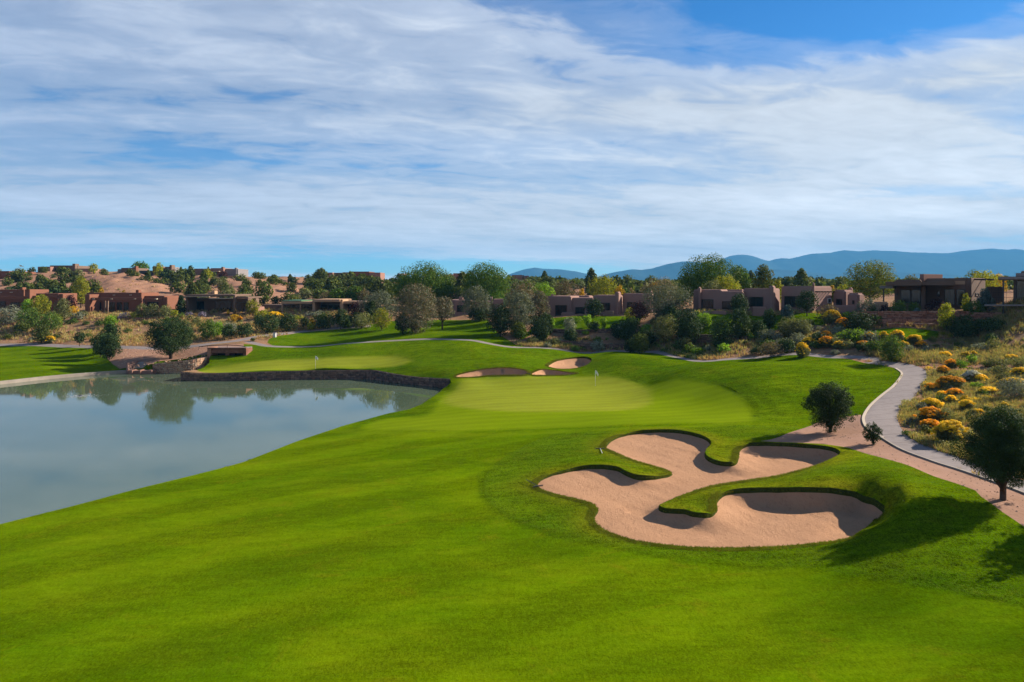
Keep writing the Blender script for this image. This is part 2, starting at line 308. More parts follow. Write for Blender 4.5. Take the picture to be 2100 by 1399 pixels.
# interpolate the drop below the eye as seen in the picture (z-15)/Y blended with z for the near field: work on z directly
_w = np.linalg.solve(_A, np.concatenate([cp_[:, 2], np.zeros(3)]))
UG = np.linspace(-1.5, 1.5, 401); VG = np.linspace(math.log(8), math.log(14000), 760)
_g = np.column_stack((np.repeat(UG, len(VG)), np.tile(VG * 0.8, len(UG))))
GZ = np.empty(len(_g))
for i in range(0, len(_g), 20000):
    s = _g[i:i+20000]; GZ[i:i+20000] = phi(s, _c) @ _w[:_n] + np.column_stack((np.ones(len(s)), s)) @ _w[_n:]
GZ = GZ.reshape(len(UG), len(VG))
GZ = np.maximum(GZ, 0.12)
YG = np.exp(VG)
def land(x, y):
    """land height without bunkers and lake (arrays)"""
    x = np.asarray(x, float); y = np.maximum(np.asarray(y, float), 9.0)
    u = np.clip((x / y - UG[0]) / (UG[1] - UG[0]), 0, len(UG) - 1.001)
    v = np.clip((np.log(y) - VG[0]) / (VG[1] - VG[0]), 0, len(VG) - 1.001)
    i = u.astype(int); j = v.astype(int); fu = u - i; fv = v - j
    return (GZ[i, j] * (1-fu) * (1-fv) + GZ[i+1, j] * fu * (1-fv) + GZ[i, j+1] * (1-fu) * fv + GZ[i+1, j+1] * fu * fv)
def landz(x, y): return float(land(np.array([x]), np.array([y]))[0])
def G(px, py, ymin=10):
    """where the sight line through a photo pixel first meets the land -> (x, y)"""
    u = (px - 1050) / FPX; x = u * YG
    zt = land(x, YG); zr = CAM_H - (py - HOR) / FPX * YG
    h = np.nonzero((zt >= zr) & (YG > ymin))[0]
    if len(h) == 0: return (u * 1000, 1000.0)
    j = h[0]
    if j > 0:
        a = zr[j-1] - zt[j-1]; b = zt[j] - zr[j]; t = a / (a + b + 1e-9) if a > 0 else 1
        Y = YG[j-1] + (YG[j] - YG[j-1]) * t
    else: Y = YG[j]
    return (u * Y, Y)
def at(px, Y): return ((px - 1050) / FPX * Y, Y)
def W(px, py, Y): return Vector(((px - 1050) / FPX * Y, Y, zpy(py, Y)))

# ------------------------------------------------------------------ outlines of the ground surfaces
def inpoly(pts, poly):
    pts = np.asarray(pts, float); poly = np.asarray(poly, float); r = np.zeros(len(pts), bool)
    bb0 = poly.min(0); bb1 = poly.max(0)
    c = np.nonzero((pts[:, 0] >= bb0[0]) & (pts[:, 0] <= bb1[0]) & (pts[:, 1] >= bb0[1]) & (pts[:, 1] <= bb1[1]))[0]
    if not len(c): return r
    x = pts[c, 0]; y = pts[c, 1]; k = np.zeros(len(c), bool); n = len(poly)
    for i in range(n):
        x0, y0 = poly[i]; x1, y1 = poly[(i + 1) % n]
        if y0 == y1: continue
        k ^= ((y0 > y) != (y1 > y)) & (x < (x1 - x0) * (y - y0) / (y1 - y0) + x0)
    r[c] = k; return r
def distpoly(pts, poly, closed=True):
    pts = np.asarray(pts, float); poly = np.asarray(poly, float); d = np.full(len(pts), 1e9); n = len(poly)
    for i in range(n if closed else n - 1):
        a = poly[i]; b = poly[(i + 1) % n]; ab = b - a; L = (ab ** 2).sum() + 1e-12
        t = np.clip(((pts - a) @ ab) / L, 0, 1); q = a + t[:, None] * ab
        d = np.minimum(d, ((pts - q) ** 2).sum(1))
    return np.sqrt(d)
def smooth_ring(pts, n=4, closed=True):
    """Catmull-Rom through the traced points"""
    P_ = [np.array(p, float) for p in pts]; out = []; N = len(P_)
    for i in range(N if closed else N - 1):
        p0 = P_[(i-1) % N] if closed or i > 0 else P_[i]; p1 = P_[i]; p2 = P_[(i+1) % N]
        p3 = P_[(i+2) % N] if closed or i + 2 < N else P_[(i+1) % N]
        for k in range(n):
            t = k / n
            out.append(0.5 * (2*p1 + (p2-p0)*t + (2*p0-5*p1+4*p2-p3)*t*t + (3*p1-p0-3*p2+p3)*t**3))
    if not closed: out.append(P_[-1])
    return [tuple(p) for p in out]
def offset_in(poly, d):
    """ring moved d metres inwards"""
    poly = np.asarray(poly, float); n = len(poly)
    area = 0.5 * np.sum(poly[:, 0] * np.roll(poly[:, 1], -1) - np.roll(poly[:, 0], -1) * poly[:, 1])
    t = np.roll(poly, -1, 0) - np.roll(poly, 1, 0); t /= (np.linalg.norm(t, axis=1)[:, None] + 1e-9)
    nrm = np.column_stack((-t[:, 1], t[:, 0])) * (1 if area > 0 else -1)
    return poly + nrm * d
def water(px, py): Y = 15 * FPX / (py - HOR); return at(px, Y)

LAKE = [(-70, 8), (-120, 20), (-150, 70), (-130, 98)]
LAKE += [water(*p) for p in ((-350, 823), (-200, 808), (0, 787), (100, 776), (200, 767.5), (262, 763.5), (312, 763.5), (322, 761))]
LAKE += [at(350, 122.5), at(400, 123.5), at(428, 123), at(430, 119.5), at(405, 115.5)]
WALLPX = [(373,779),(400,780.5),(430,780),(500,780),(560,779),(640,777.5),(740,777),(770,779),(800,783),(830,787),(860,790),(900,794),(922,797)]
wall_line = smooth_ring([water(*p) for p in WALLPX], 4, False)
LAKE += wall_line
LAKE += [water(*p) for p in [(926, 800)] + SHORE] + [(-45, 22), (-50, 10)]
LAKE = [tuple(p) for p in LAKE]
# the sight lines pass over the lake: no land there
_gx = (UG[:, None] * YG[None, :]).ravel(); _gy = np.tile(YG, len(UG))
_lk = inpoly(np.column_stack((_gx, _gy)), LAKE).reshape(GZ.shape)
GZ_LAND = GZ.copy(); GZ[_lk] = -0.5
def G_(pts, ymin=10): return [G(px, py, ymin) for px, py in pts]

_b = [(473,185),(500,155),(560,130),(640,115),(720,110),(820,110),(920,125),(985,148),(1010,175),(985,205),(985,240),(1040,270),(1100,277),(1132,268),(1145,235),(1150,203),(1185,180),(1250,175),(1400,180),(1520,187),
      (1620,200),(1662,222),(1640,240),(1540,280),(1400,320),(1200,355),(1020,385),(900,420),(800,460),(748,492),(780,512),(870,517),(920,532),(970,537),(1010,530),(1035,500),(1032,465),(1060,432),(1120,416),(1250,408),
      (1400,408),(1550,408),(1650,415),(1750,435),(1830,465),(1885,500),(1875,535),(1820,580),(1760,630),(1700,655),(1500,682),(1300,697),(1100,700),(900,692),(700,670),(560,640),(470,605),(422,565),(413,535),(432,502),
      (400,472),(300,445),(200,420),(135,395),(128,365),(180,335),(250,315),(330,298),(430,291),(530,300),(580,325),(640,345),(720,345),(780,335),(808,322),(780,305),(700,280),(600,250),(530,220),(480,198)]
BPX = [(1050 + x / 2.4706, 840 + y / 2.4706) for x, y in _b]
B0 = smooth_ring(G_(BPX), 3)
# far side edges are hidden by the sand's near lip; traced where they show
B1 = smooth_ring(G_([(935,773),(945,767),(980,759.5),(1010,756),(1050,756),(1075,760),(1083,766),(1072,769.5),(1040,769.5),(1000,770.5),(960,773.5)]), 3)
B2 = smooth_ring(G_([(1090,769),(1100,762),(1115,758),(1140,760),(1165,763.5),(1182,765.5),(1160,768.5),(1125,770)]), 3)
B3 = smooth_ring(G_([(1123,751),(1135,742),(1160,735.5),(1195,733),(1212,737),(1210,745),(1190,753),(1165,757),(1140,756)]), 3)
BUNK = [B0, B1, B2, B3]
GREEN2 = smooth_ring(G_([(913,818),(932,800),(942,787),(965,777),(1060,772),(1200,773),(1280,777),(1322,795),(1336,815),(1325,832),(1270,842),(1150,844),(1030,843),(950,836),(915,827)]), 4)
APRON = smooth_ring(G_([(880,850),(905,812),(930,783),(950,772.5),(1100,769.5),(1250,772),(1400,777),(1480,790),(1525,815),(1548,850),(1535,865),(1400,868),(1250,872),(1100,880),(900,884),(740,880),(800,858)]), 4)
GREEN1 = smooth_ring(G_([(405,763),(430,755),(470,748),(520,742),(600,736),(720,730.5),(800,730),(835,735),(842,742),(810,751),(740,756.5),(640,758.5),(500,762)]), 4)
FAIR = [(-60, 5), (60, 5)] + [at(2500, 26)] + smooth_ring(G_([(2250,1270),(2100,1242),(1950,1215),(1800,1190),(1650,1165),(1500,1150),(1350,1133),(1230,1112),(1130,1092),(1060,1068),(1015,1040),(992,1005),(1000,970),(1040,935),(1110,900),(1200,880),(1100,880),(900,884),(740,880)]), 3, False) + [at(720, 84), at(500, 64), at(200, 54), (-60, 46)]
# path
PATH_L = [(2250,1072),(2100,1011),(1980,967),(1914,946),(1854,924),(1812,900),(1782,881),(1772,864),(1774,850),(1786,832),(1808,812),(1832,793),(1847,775),(1850,765),(1838,756),(1810,748.5),(1770,744)]
PATH_R = [(1790,740.6),(1830,741.4),(1872,748.5),(1897,759),(1904,774),(1892,792),(1868,822),(1847,840),(1842,865),(1858,891),(1890,911),(1935,928),(1968,938),(2100,986),(2260,1045)]
pl = G_(PATH_L); pr = G_(PATH_R)
hid = [at(1700, 97), at(1600, 101.5), at(1500, 103), at(1430, 104.5), at(1390, 110.5), at(1340, 118), at(1290, 121.5)]
far_ = [at(1245, 122.5), at(1200, 122.5), at(1160, 122), at(1110, 122)] + [G(*p) for p in ((1050, 711.5), (1000, 704), (960, 697.5), (876, 696), (800, 699), (700, 705.5), (626, 711), (560, 710.5), (530, 706), (505, 700))]
def ribbon(cl, wd):
    cl = np.array(smooth_ring(cl, 4, False)); t = np.gradient(cl, axis=0); t /= np.linalg.norm(t, axis=1)[:, None] + 1e-9
    nrm = np.column_stack((-t[:, 1], t[:, 0])) * wd / 2
    return [tuple(p) for p in np.vstack((cl + nrm, (cl - nrm)[::-1]))]
PATH0 = smooth_ring(pl, 3, False) + smooth_ring(pr, 3, False)
PATH1 = ribbon([((pl[-1][0] + pr[0][0]) / 2 + 2, (pl[-1][1] + pr[0][1]) / 2 + .3)] + hid + far_, 1.6)
PATH2 = ribbon(G_([(-150,706),(0,707.5),(100,708),(200,711.5),(300,714),(360,713),(400,709.5),(440,704),(485,699),(520,692),(560,686.5),(610,681),(660,676.5),(700,673),(760,668.5)]), 2.5)
DIRT0 = G_([(1560,908),(1600,895),(1640,880),(1690,860),(1765,850),(1772,865),(1782,881),(1812,900),(1854,924),(1914,946),(1980,967),(2100,1011),(2250,1072),(2250,1130),(2100,1080),(2055,1050),(2012,1018),(2000,1005),(1940,985),(1880,962),(1800,936),(1740,920),(1680,913)])
DIRT1 = G_([(215,714),(300,716),(400,711),(440,708),(500,706),(500,712),(436,714),(432,728)]) + [at(432, 125), at(430, 121), at(395, 118.6), at(365, 117.8), at(335, 118), at(312, 118.7), at(262, 118)] + G_([(232, 747), (222, 738)])
LAWN0 = [(-62, 3), (75, 3)] + [at(2500, 31)] + G_([(2250,1130),(2100,1080),(2055,1050),(2012,1018),(2000,1005),(1940,985),(1880,962),(1800,936),(1740,920),(1680,913),(1560,908),(1600,895),(1640,880),(1690,860),(1772,852),(1786,832),(1808,812),(1832,793),(1847,775),(1850,765),(1838,756),(1810,748.5),(1770,744)]) \
        + hid + far_[:4] + G_([(1060,708),(1030,690),(1010,672)]) + [at(1000, 158), at(900, 162), at(800, 162)] + G_([(745,668),(700,673),(620,681),(575,688),(552,695),(548,703),(560,709),(500,706),(436,716)]) + [at(430, 124.5), at(429, 120), at(400, 115)] + [at(500, 105), at(850, 101), at(880, 97), at(820, 90), at(600, 72), at(200, 56), (-62, 50)]
LAWN1 = [at(-450, 100), at(0, 105), at(260, 117)] + G_([(232,748),(222,738),(216,726),(214,715),(150,711),(60,709.5),(0,709),(-200,708),(-450,708)])
LAWN2 = G_([(1095,668),(1060,700),(1100,680),(1190,678),(1240,680),(1300,676),(1310,660)]) + [at(1330, 143), at(1100, 146)]
LAWN3 = G_([(1395,690),(1440,700),(1480,690),(1560,690),(1600,672),(1690,668),(1735,650)]) + [at(1740, 123), at(1560, 126), at(1390, 127)]
LAWN4 = G_([(1790,700),(1850,702),(1925,692),(1930,680),(1780,678)])
RIBS = [ribbon(G_([(700,884),(820,890),(950,893),(1100,889),(1250,880),(1400,874),(1520,868)]), 1.0), ribbon(G_([(760,872),(900,878),(1050,876),(1200,868),(1350,862)]), .8)]
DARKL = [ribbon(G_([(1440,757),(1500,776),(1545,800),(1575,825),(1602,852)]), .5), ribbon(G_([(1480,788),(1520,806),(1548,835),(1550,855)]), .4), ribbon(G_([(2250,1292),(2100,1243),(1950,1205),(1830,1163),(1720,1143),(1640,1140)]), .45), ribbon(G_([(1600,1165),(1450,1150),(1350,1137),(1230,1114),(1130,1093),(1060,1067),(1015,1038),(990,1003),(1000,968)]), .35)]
SPILL = [at(264, 116.6), at(266, 121.5), at(292, 121.5), at(314, 117.4)]
CULV = [at(434, 122.6), at(499, 122.6), at(499, 126.5), at(434, 126.5)]
# bunker floors
FLOORS = [lambda x, y: 1.34 + 0.014 * (y - 35) + 0.018 * np.maximum(x - 9, 0), lambda x, y: 1.25 + 0 * x, lambda x, y: 1.3 + 0 * x, lambda x, y: 1.9 + 0.0 * x]
DEPTHW = [2.6, 1.6, 1.2, 2.0]

# ------------------------------------------------------------------ one constrained triangulation for all the ground
verts = []; edges = []
def add_ring(ring, closed=True, step=None):
    base = len(verts); ring = [tuple(p) for p in ring]; out = []
    for i in range(len(ring) if closed else len(ring) - 1):
        a = np.array(ring[i]); b = np.array(ring[(i + 1) % len(ring)]); L = np.linalg.norm(b - a)
        s = step or max(0.25, 0.007 * max(a[1], 10)); k = max(1, int(L / s))
        for j in range(k): out.append(tuple(a + (b - a) * j / k))
    if not closed: out.append(ring[-1])
    verts.extend(out); n = len(out)
    edges.extend((base + i, base + (i + 1) % n) for i in range(n if closed else n - 1))
lake_in = offset_in(LAKE, 0.12)
culv_in = offset_in(CULV, 0.1)
rings = RIBS + DARKL + [LAKE, lake_in, CULV, culv_in, PATH0, PATH1, PATH2, DIRT0, DIRT1, LAWN0, LAWN1, LAWN2, LAWN3, LAWN4, GREEN1, GREEN2, APRON, FAIR, SPILL] + BUNK
for r in rings: add_ring(r)
for b in BUNK: add_ring(offset_in(b, 0.08))
grid = []
us = np.linspace(-1.15, 1.15, 290)
y = 11.0
while y < 330:
    k = 1 if y > 14 else 2
    grid.append(np.column_stack((us[::k] * y + RNG.uniform(-.001, .001, len(us[::k])) * y, np.full(len(us[::k]), y)))); y *= 1.0135
while y < 14000:
    u2 = np.linspace(-1.3, 1.3, 90); grid.append(np.column_stack((u2 * y, np.full(90, y)))); y *= 1.045
gx, gy = np.meshgrid(np.arange(0.5, 24, 0.32), np.arange(33, 64, 0.36)); q = np.column_stack((gx.ravel(), gy.ravel()))
q = q[inpoly(q, B0)]; q = q + RNG.uniform(-.05, .05, q.shape); grid.append(q)
for bb in (B1, B2, B3):
    a = np.array(bb); gx, gy = np.meshgrid(np.arange(a[:, 0].min(), a[:, 0].max(), .4), np.arange(a[:, 1].min(), a[:, 1].max(), .4))
    q = np.column_stack((gx.ravel(), gy.ravel())); grid.append(q[inpoly(q, bb)])
gx, gy = np.meshgrid(np.linspace(-420, 420, 43), np.linspace(-300, 8, 26)); grid.append(np.column_stack((gx.ravel(), gy.ravel())))
grid.append(np.column_stack((np.repeat([-420, -300, -200, 200, 300, 420], 12), np.tile(np.linspace(15, 300, 12), 6))))
grid = np.vstack(grid)
allv = verts + [tuple(p) for p in grid]
res = delaunay_2d_cdt([Vector(p) for p in allv], edges, [], 0, 1e-4)
V2 = np.array([tuple(v) for v in res[0]]); F = np.array([tuple(f) for f in res[2]])
a = V2[F[:, 0]]; b = V2[F[:, 1]]; c = V2[F[:, 2]]
flip = ((b - a)[:, 0] * (c - a)[:, 1] - (b - a)[:, 1] * (c - a)[:, 0]) < 0
F[flip] = F[flip][:, ::-1]
cen = (a + b + c) / 3
reg = np.zeros(len(F), int)                       # 0 desert
R_LAWN, R_FAIR, R_APRON, R_GREEN, R_DIRT, R_PATH, R_SAND, R_LAKE, R_BANK, R_SPILL, R_LIP = range(1, 12)
for k, ps in ((R_LAWN, (LAWN0, LAWN1, LAWN2, LAWN3, LAWN4)), (R_FAIR, (FAIR,)), (R_APRON, (APRON,)), (R_GREEN, (GREEN1, GREEN2)), (R_DIRT, (DIRT0, DIRT1)), (R_PATH, (PATH0, PATH1, PATH2)), (R_SPILL, (SPILL,)), (R_SAND, BUNK), (R_LAKE, (LAKE,))):
    for p in ps: reg[inpoly(cen, p)] = k
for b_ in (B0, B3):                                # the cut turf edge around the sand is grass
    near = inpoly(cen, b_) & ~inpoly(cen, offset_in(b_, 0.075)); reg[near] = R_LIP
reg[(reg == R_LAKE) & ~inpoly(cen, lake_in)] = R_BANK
# heights
LAND = GZ_LAND
_save = GZ; GZ = GZ_LAND
Zv = land(V2[:, 0], V2[:, 1])
Zv = np.maximum(Zv, 0.12)
def relief(x, y, s, seed=0.0):
    return (np.sin(x*s*1.0 + 1.3 + seed) * np.sin(y*s*.83 + .4) + .6*np.sin(x*s*2.13 + y*s*1.1 + 2.0 + seed) + .45*np.sin(y*s*3.1 - x*s*1.9 + .7) + .3*np.sin(x*s*5.3 + y*s*4.1 + seed) + .22*np.sin(x*s*9.1 - y*s*7.3)) / 2.5
def rough_relief(x, y): return relief(x, y, 0.35) * np.clip((np.minimum(y, 1500) - 20) / 260, 0.12, 2.4) * 0.7 + relief(x, y, 0.075, 1.7) * np.clip((y - 205) / 40, 0, 1) * 1.5
vreg = np.zeros((len(V2), 12), bool)
for k in range(12): vreg[np.unique(F[reg == k]), k] = True
desert_only = vreg[:, 0] & ~vreg[:, 1:].any(1)
Zv[desert_only] += rough_relief(V2[desert_only, 0], V2[desert_only, 1])
turf = vreg[:, 1:3].any(1) & (V2[:, 1] < 160)
Zv[turf] += relief(V2[turf, 0], V2[turf, 1], 0.16) * 0.07
# ridges worn by water run down the bare hills
hm = desert_only & (V2[:, 1] > 205) & (V2[:, 1] < 330)
Zv[hm] += np.abs(np.sin(V2[hm, 0] * 0.55 + np.sin(V2[hm, 1] * .12) * 1.5)) * 0.7
for bi, bk in enumerate(BUNK[:1] + BUNK[3:]):      # raised turf shoulders behind and beside the sand
    m = np.nonzero((distpoly(V2, bk) < 3.0) & ~inpoly(V2, offset_in(bk, .05)))[0]; d = distpoly(V2[m], bk)
    pp = np.array([q for i in range(len(bk)) for q in (bk[i], tuple((np.array(bk[i]) + np.array(bk[(i+1) % len(bk)])) / 2))])
    cen_ = pp[((V2[m][:, None, :] - pp[None]) ** 2).sum(-1).argmin(1)]
    tn = np.array(offset_in(bk, -1)) - np.array(bk); k_ = ((cen_[:, None, :] - np.array(bk)[None]) ** 2).sum(-1).argmin(1); nn_ = tn[k_]
    wgt = np.clip(nn_ @ np.array([.75, .65]) * 1.3 + .25, 0, 1)
    Zv[m] += 0.17 * wgt * np.exp(-(d / 1.2) ** 2)
for bi, bk in enumerate(BUNK):
    m = np.nonzero(inpoly(V2, bk))[0]
    d = distpoly(V2[m], bk); on = d > 0.03; m = m[on]; d = d[on]
    # steep banks on the sunward side, gentle sand slopes opposite
    pp = np.array([q for i in range(len(bk)) for q in (bk[i], tuple((np.array(bk[i]) + np.array(bk[(i+1) % len(bk)])) / 2))])
    dd = ((V2[m][:, None, :] - pp[None]) ** 2).sum(-1); nb = pp[dd.argmin(1)] - V2[m]; nb /= np.linalg.norm(nb, axis=1)[:, None] + 1e-9
    sunw = nb @ np.array([SUNV.x, SUNV.y]) / math.hypot(SUNV.x, SUNV.y)
    wd = DEPTHW[bi] * (1 - .62 * np.clip(sunw * .8 + .45, 0, 1))
    t = np.clip((d - .085) / wd, 0, 1); t = 1 - (1 - t) ** 2.0
    fl = np.minimum(FLOORS[bi](V2[m, 0], V2[m, 1]), Zv[m] - 0.16)
    Zv[m] = (Zv[m] - 0.13) * (1 - t) + fl * t + relief(V2[m, 0], V2[m, 1], 2.2) * 0.03 + relief(V2[m, 0], V2[m, 1], .7, 3) * 0.03
li = inpoly(V2, lake_in) | (distpoly(V2, lake_in) < 0.02)
Zv[li] = -0.8
cu = inpoly(V2, culv_in) | (distpoly(V2, culv_in) < 0.02); Zv[cu] = 1.2
sp = inpoly(V2, offset_in(SPILL, 0.3)); Zv[sp] = np.minimum(Zv[sp], 0.05 + np.clip((V2[sp, 1] - 117) / 5, 0, 1) * (Zv[sp] - .05))
def region_mesh(name, ks, zs=None):
    f = F[np.isin(reg, ks)]; u, inv = np.unique(f, return_inverse=True)
    V = np.column_stack((V2[u], (Zv if zs is None else zs)[u])); return mesh_np(name, V, inv.reshape(f.shape))
# fast height lookup with relief for planting
def ground(x, y):
    z = landz(x, y)
    return z
GZ = _save
def gz(x, y, rel=True):
    global GZ
    s = GZ; GZ = GZ_LAND; z = landz(x, y); GZ = s
    if rel: z += float(rough_relief(np.array([x]), np.array([y]))[0])
    return z
print('ground', len(V2), len(F), round(time.time() - T0, 1))

# ground materials
M = {}
m = bpy.data.materials.new('desert'); m.use_nodes = True; t = NT(m.node_tree)
pos = t.n('ShaderNodeNewGeometry').outputs['Position']
big = t.ramp(t.noise(pos, 0.02, 5, 0.6, 0.3), [(0.35, 0.0), (0.65, 1.0)])
c = t.mix(big, (0.33, 0.155, 0.10), (0.25, 0.135, 0.08))
c = t.mix(t.m('MULTIPLY', t.ramp(t.noise(t.vmul(pos, (1, 1, 1)), 0.35, 7, 0.72, 0.6), [(0.38, 0.0), (0.62, 1.0)]), 0.75), c, (0.19, 0.13, 0.06))
c = t.mix(t.m('MULTIPLY', t.ramp(t.noise(pos, 1.6, 5, 0.75, 0.4), [(0.48, 0.0), (0.62, 1.0)]), 0.55), c, (0.33, 0.225, 0.115))
c = t.mix(t.m('MULTIPLY', t.ramp(t.noise(pos, 2.6, 4, 0.7), [(0.54, 0.0), (0.66, 1.0)]), 0.6), c, (0.085, 0.075, 0.035))
yh = t.n('ShaderNodeSeparateXYZ', ins={0: pos}).outputs[1]
c = t.mix(t.m('MULTIPLY', t.ramp(t.m('DIVIDE', yh, 400.0), [(0.49, 0.0), (0.53, 1.0)]), 0.6), c, t.mix(t.noise(pos, 0.4, 5, 0.7), (0.24, 0.12, 0.08), (0.38, 0.205, 0.145)))
far = t.n('ShaderNodeSeparateXYZ', ins={0: pos}).outputs[1]
fm = t.ramp(t.m('DIVIDE', far, 1000.0), [(0.33, 0.0), (0.7, 1.0)])
scrub = t.ramp(t.noise(pos, 0.03, 6, 0.75, 0.3), [(0.42, (0.035, 0.045, 0.02)), (0.66, (0.20, 0.13, 0.08))])
c = t.mix(fm, c, scrub)
p = t.n('ShaderNodeBsdfPrincipled', ins={'Base Color': c, 'Roughness': 0.95, 'Specular IOR Level': 0.02})
bp = t.n('ShaderNodeBump', ins={'Height': t.noise(pos, 3.0, 6, 0.8), 'Strength': 1.0, 'Distance': 0.12}); t.link(bp.outputs[0], p.inputs['Normal'])
t.link(p.outputs[0], t.n('ShaderNodeOutputMaterial').inputs[0]); M['desert'] = m
M['turf'] = turf_material()
m = bpy.data.materials.new('bunker_sand'); m.use_nodes = True; t = NT(m.node_tree)
pos = t.n('ShaderNodeNewGeometry').outputs['Position']
c = t.mix(t.noise(pos, 0.5, 4, 0.6), (0.37, 0.20, 0.11), (0.44, 0.25, 0.145))
c = t.mix(t.m('MULTIPLY', t.ramp(t.noise(t.vmul(pos, (1, .5, 1)), 4.0, 5, 0.8, 0.5), [(0.52, 0.0), (0.66, 1.0)]), 0.5), c, (0.24, 0.13, 0.075))
wv = t.n('ShaderNodeTexWave', wave_type='BANDS', bands_direction='DIAGONAL', ins={'Vector': pos, 'Scale': 1.6, 'Distortion': 9.0, 'Detail': 3.0, 'Detail Scale': 0.7}).outputs['Fac']
h = t.m('ADD', t.m('MULTIPLY', wv, 0.06), t.m('MULTIPLY', t.noise(t.vmul(pos, (1, .55, 1)), 4.6, 6, 0.8, 0.6), 1.6))
p = t.n('ShaderNodeBsdfPrincipled', ins={'Base Color': c, 'Roughness': 0.95, 'Specular IOR Level': 0.02})
bp = t.n('ShaderNodeBump', ins={'Height': h, 'Strength': 0.85, 'Distance': 0.06}); t.link(bp.outputs[0], p.inputs['Normal'])
t.link(p.outputs[0], t.n('ShaderNodeOutputMaterial').inputs[0]); M['sand'] = m
M['dirt'] = mat('bare_dirt', (0.42, 0.235, 0.16), 0.95, 0.1, bump=0.06, bscale=4.0, vscale=0.6, col2=(0.34, 0.185, 0.115), space='Pos')
m = bpy.data.materials.new('path_concrete'); m.use_nodes = True; t = NT(m.node_tree)
pos = t.n('ShaderNodeNewGeometry').outputs['Position']
c = t.mix(t.noise(pos, 0.35, 5, 0.65), (0.20, 0.165, 0.155), (0.26, 0.215, 0.20))
c = t.mix(t.m('MULTIPLY', t.ramp(t.noise(pos, 1.2, 6, 0.8, 0.5), [(0.45, 0.0), (0.7, 1.0)]), 0.6), c, (0.14, 0.11, 0.10))
yy = t.n('ShaderNodeSeparateXYZ', ins={0: pos}).outputs[1]
jt = t.m('LESS_THAN', t.m('FRACT', t.m('DIVIDE', yy, 2.6)), 0.045)
c = t.mix(t.m('MULTIPLY', jt, 0.7), c, (0.12, 0.09, 0.08))
p = t.n('ShaderNodeBsdfPrincipled', ins={'Base Color': c, 'Roughness': 0.85, 'Specular IOR Level': 0.2})
t.link(p.outputs[0], t.n('ShaderNodeOutputMaterial').inputs[0]); M['path'] = m
M['concrete'] = mat('pale_concrete', (0.36, 0.30, 0.25), 0.9, 0.2, var=0.15, vscale=0.8, bump=0.02, bscale=8, space='Pos')
m = bpy.data.materials.new('pond_water'); m.use_nodes = True; t = NT(m.node_tree)
pos = t.n('ShaderNodeNewGeometry').outputs['Position']
c = t.mix(t.ramp(t.noise(pos, 0.05, 3, 0.5), [(0.35, 0.0), (0.65, 1.0)]), (0.07, 0.10, 0.062), (0.085, 0.115, 0.072))
p = t.n('ShaderNodeBsdfPrincipled', ins={'Base Color': c, 'Roughness': 0.025, 'IOR': 1.42, 'Specular IOR Level': 0.62})
h = t.m('ADD', t.noise(t.vmul(pos, (0.35, 1, 1)), 1.4, 3, 0.55, 0.2), t.m('MULTIPLY', t.noise(t.vmul(pos, (0.5, 1, 1)), 6.0, 3, 0.6), 0.25))
calm = t.ramp(t.noise(pos, 0.035, 3, 0.5), [(0.35, 0.25), (0.7, 1.0)])
bp = t.n('ShaderNodeBump', ins={'Height': t.m('MULTIPLY', h, calm), 'Strength': 0.14, 'Distance': 0.02}); t.link(bp.outputs[0], p.inputs['Normal'])
t.link(p.outputs[0], t.n('ShaderNodeOutputMaterial').inputs[0]); M['water'] = m

def sdist(pts, polys, w_):
    # 0 outside, 1 inside, eased over w_ metres across the edge
    r = np.zeros(len(pts))
    for p in polys:
        pa = np.array(p); bb0 = pa.min(0) - 4; bb1 = pa.max(0) + 4
        m_ = np.nonzero(((pts >= bb0) & (pts <= bb1)).all(1))[0]
        if len(m_):
            d = distpoly(pts[m_], pa) * np.where(inpoly(pts[m_], pa), 1, -1); r[m_] = np.maximum(r[m_], np.clip(d / w_ * .5 + .5, 0, 1))
    return r
T_F = np.maximum(sdist(V2, [FAIR], .5), sdist(V2, [LAWN1], .3) * .6); T_A = sdist(V2, [APRON], .7); T_G = sdist(V2, [GREEN1, GREEN2], .6)
for r_ in RIBS: T_A = np.maximum(T_A, sdist(V2, [r_], .8) * .7)
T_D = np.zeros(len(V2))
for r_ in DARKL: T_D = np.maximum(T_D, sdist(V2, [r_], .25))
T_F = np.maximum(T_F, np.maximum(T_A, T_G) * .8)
T_B = np.zeros(len(V2)); m = np.nonzero((distpoly(V2, B0) < 5) & ~inpoly(V2, B0))[0]; d = distpoly(V2[m], B0)
T_B[m] = np.exp(-(d / 1.5) ** 2) * (.65 + .35 * relief(V2[m, 0], V2[m, 1], .5)) * np.clip((V2[m, 1] - 34.5) / 3.5, 0.1, 1)
T_B = np.clip(T_B, 0, 1)
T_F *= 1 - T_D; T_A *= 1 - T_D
def struct(name, ks, mt, label, cat, zs=None):
    o = link(name, region_mesh(name, ks, zs), mt, smooth=True); 
    if mt is M['turf']:
        u = np.unique(F[np.isin(reg, ks)])
        for nm, arr in (('tB', T_B), ('tD', T_D), ('tF', T_F), ('tA', T_A), ('tG', T_G)):
            at__ = o.data.attributes.new(nm, 'FLOAT', 'POINT'); at__.data.foreach_set('value', arr[u].astype(np.float32))
    return tag(o, label, cat, kind='structure')
struct('ground', [0], M['desert'], 'pinkish tan desert ground with dry grass running back to the hills', 'ground')
struct('lawn', [R_LAWN], M['turf'], 'green rough grass around the fairway, bunkers and mounds', 'lawn')
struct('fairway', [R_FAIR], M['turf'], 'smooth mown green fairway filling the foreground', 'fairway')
struct('apron', [R_APRON], M['turf'], 'lighter close mown apron around the right putting green', 'fairway')
struct('putting_green', [R_GREEN], M['turf'], 'pale olive putting greens by the pond', 'putting green')
struct('bunker_sand', [R_SAND], M['sand'], 'pinkish raked sand in the bunkers', 'sand bunker')
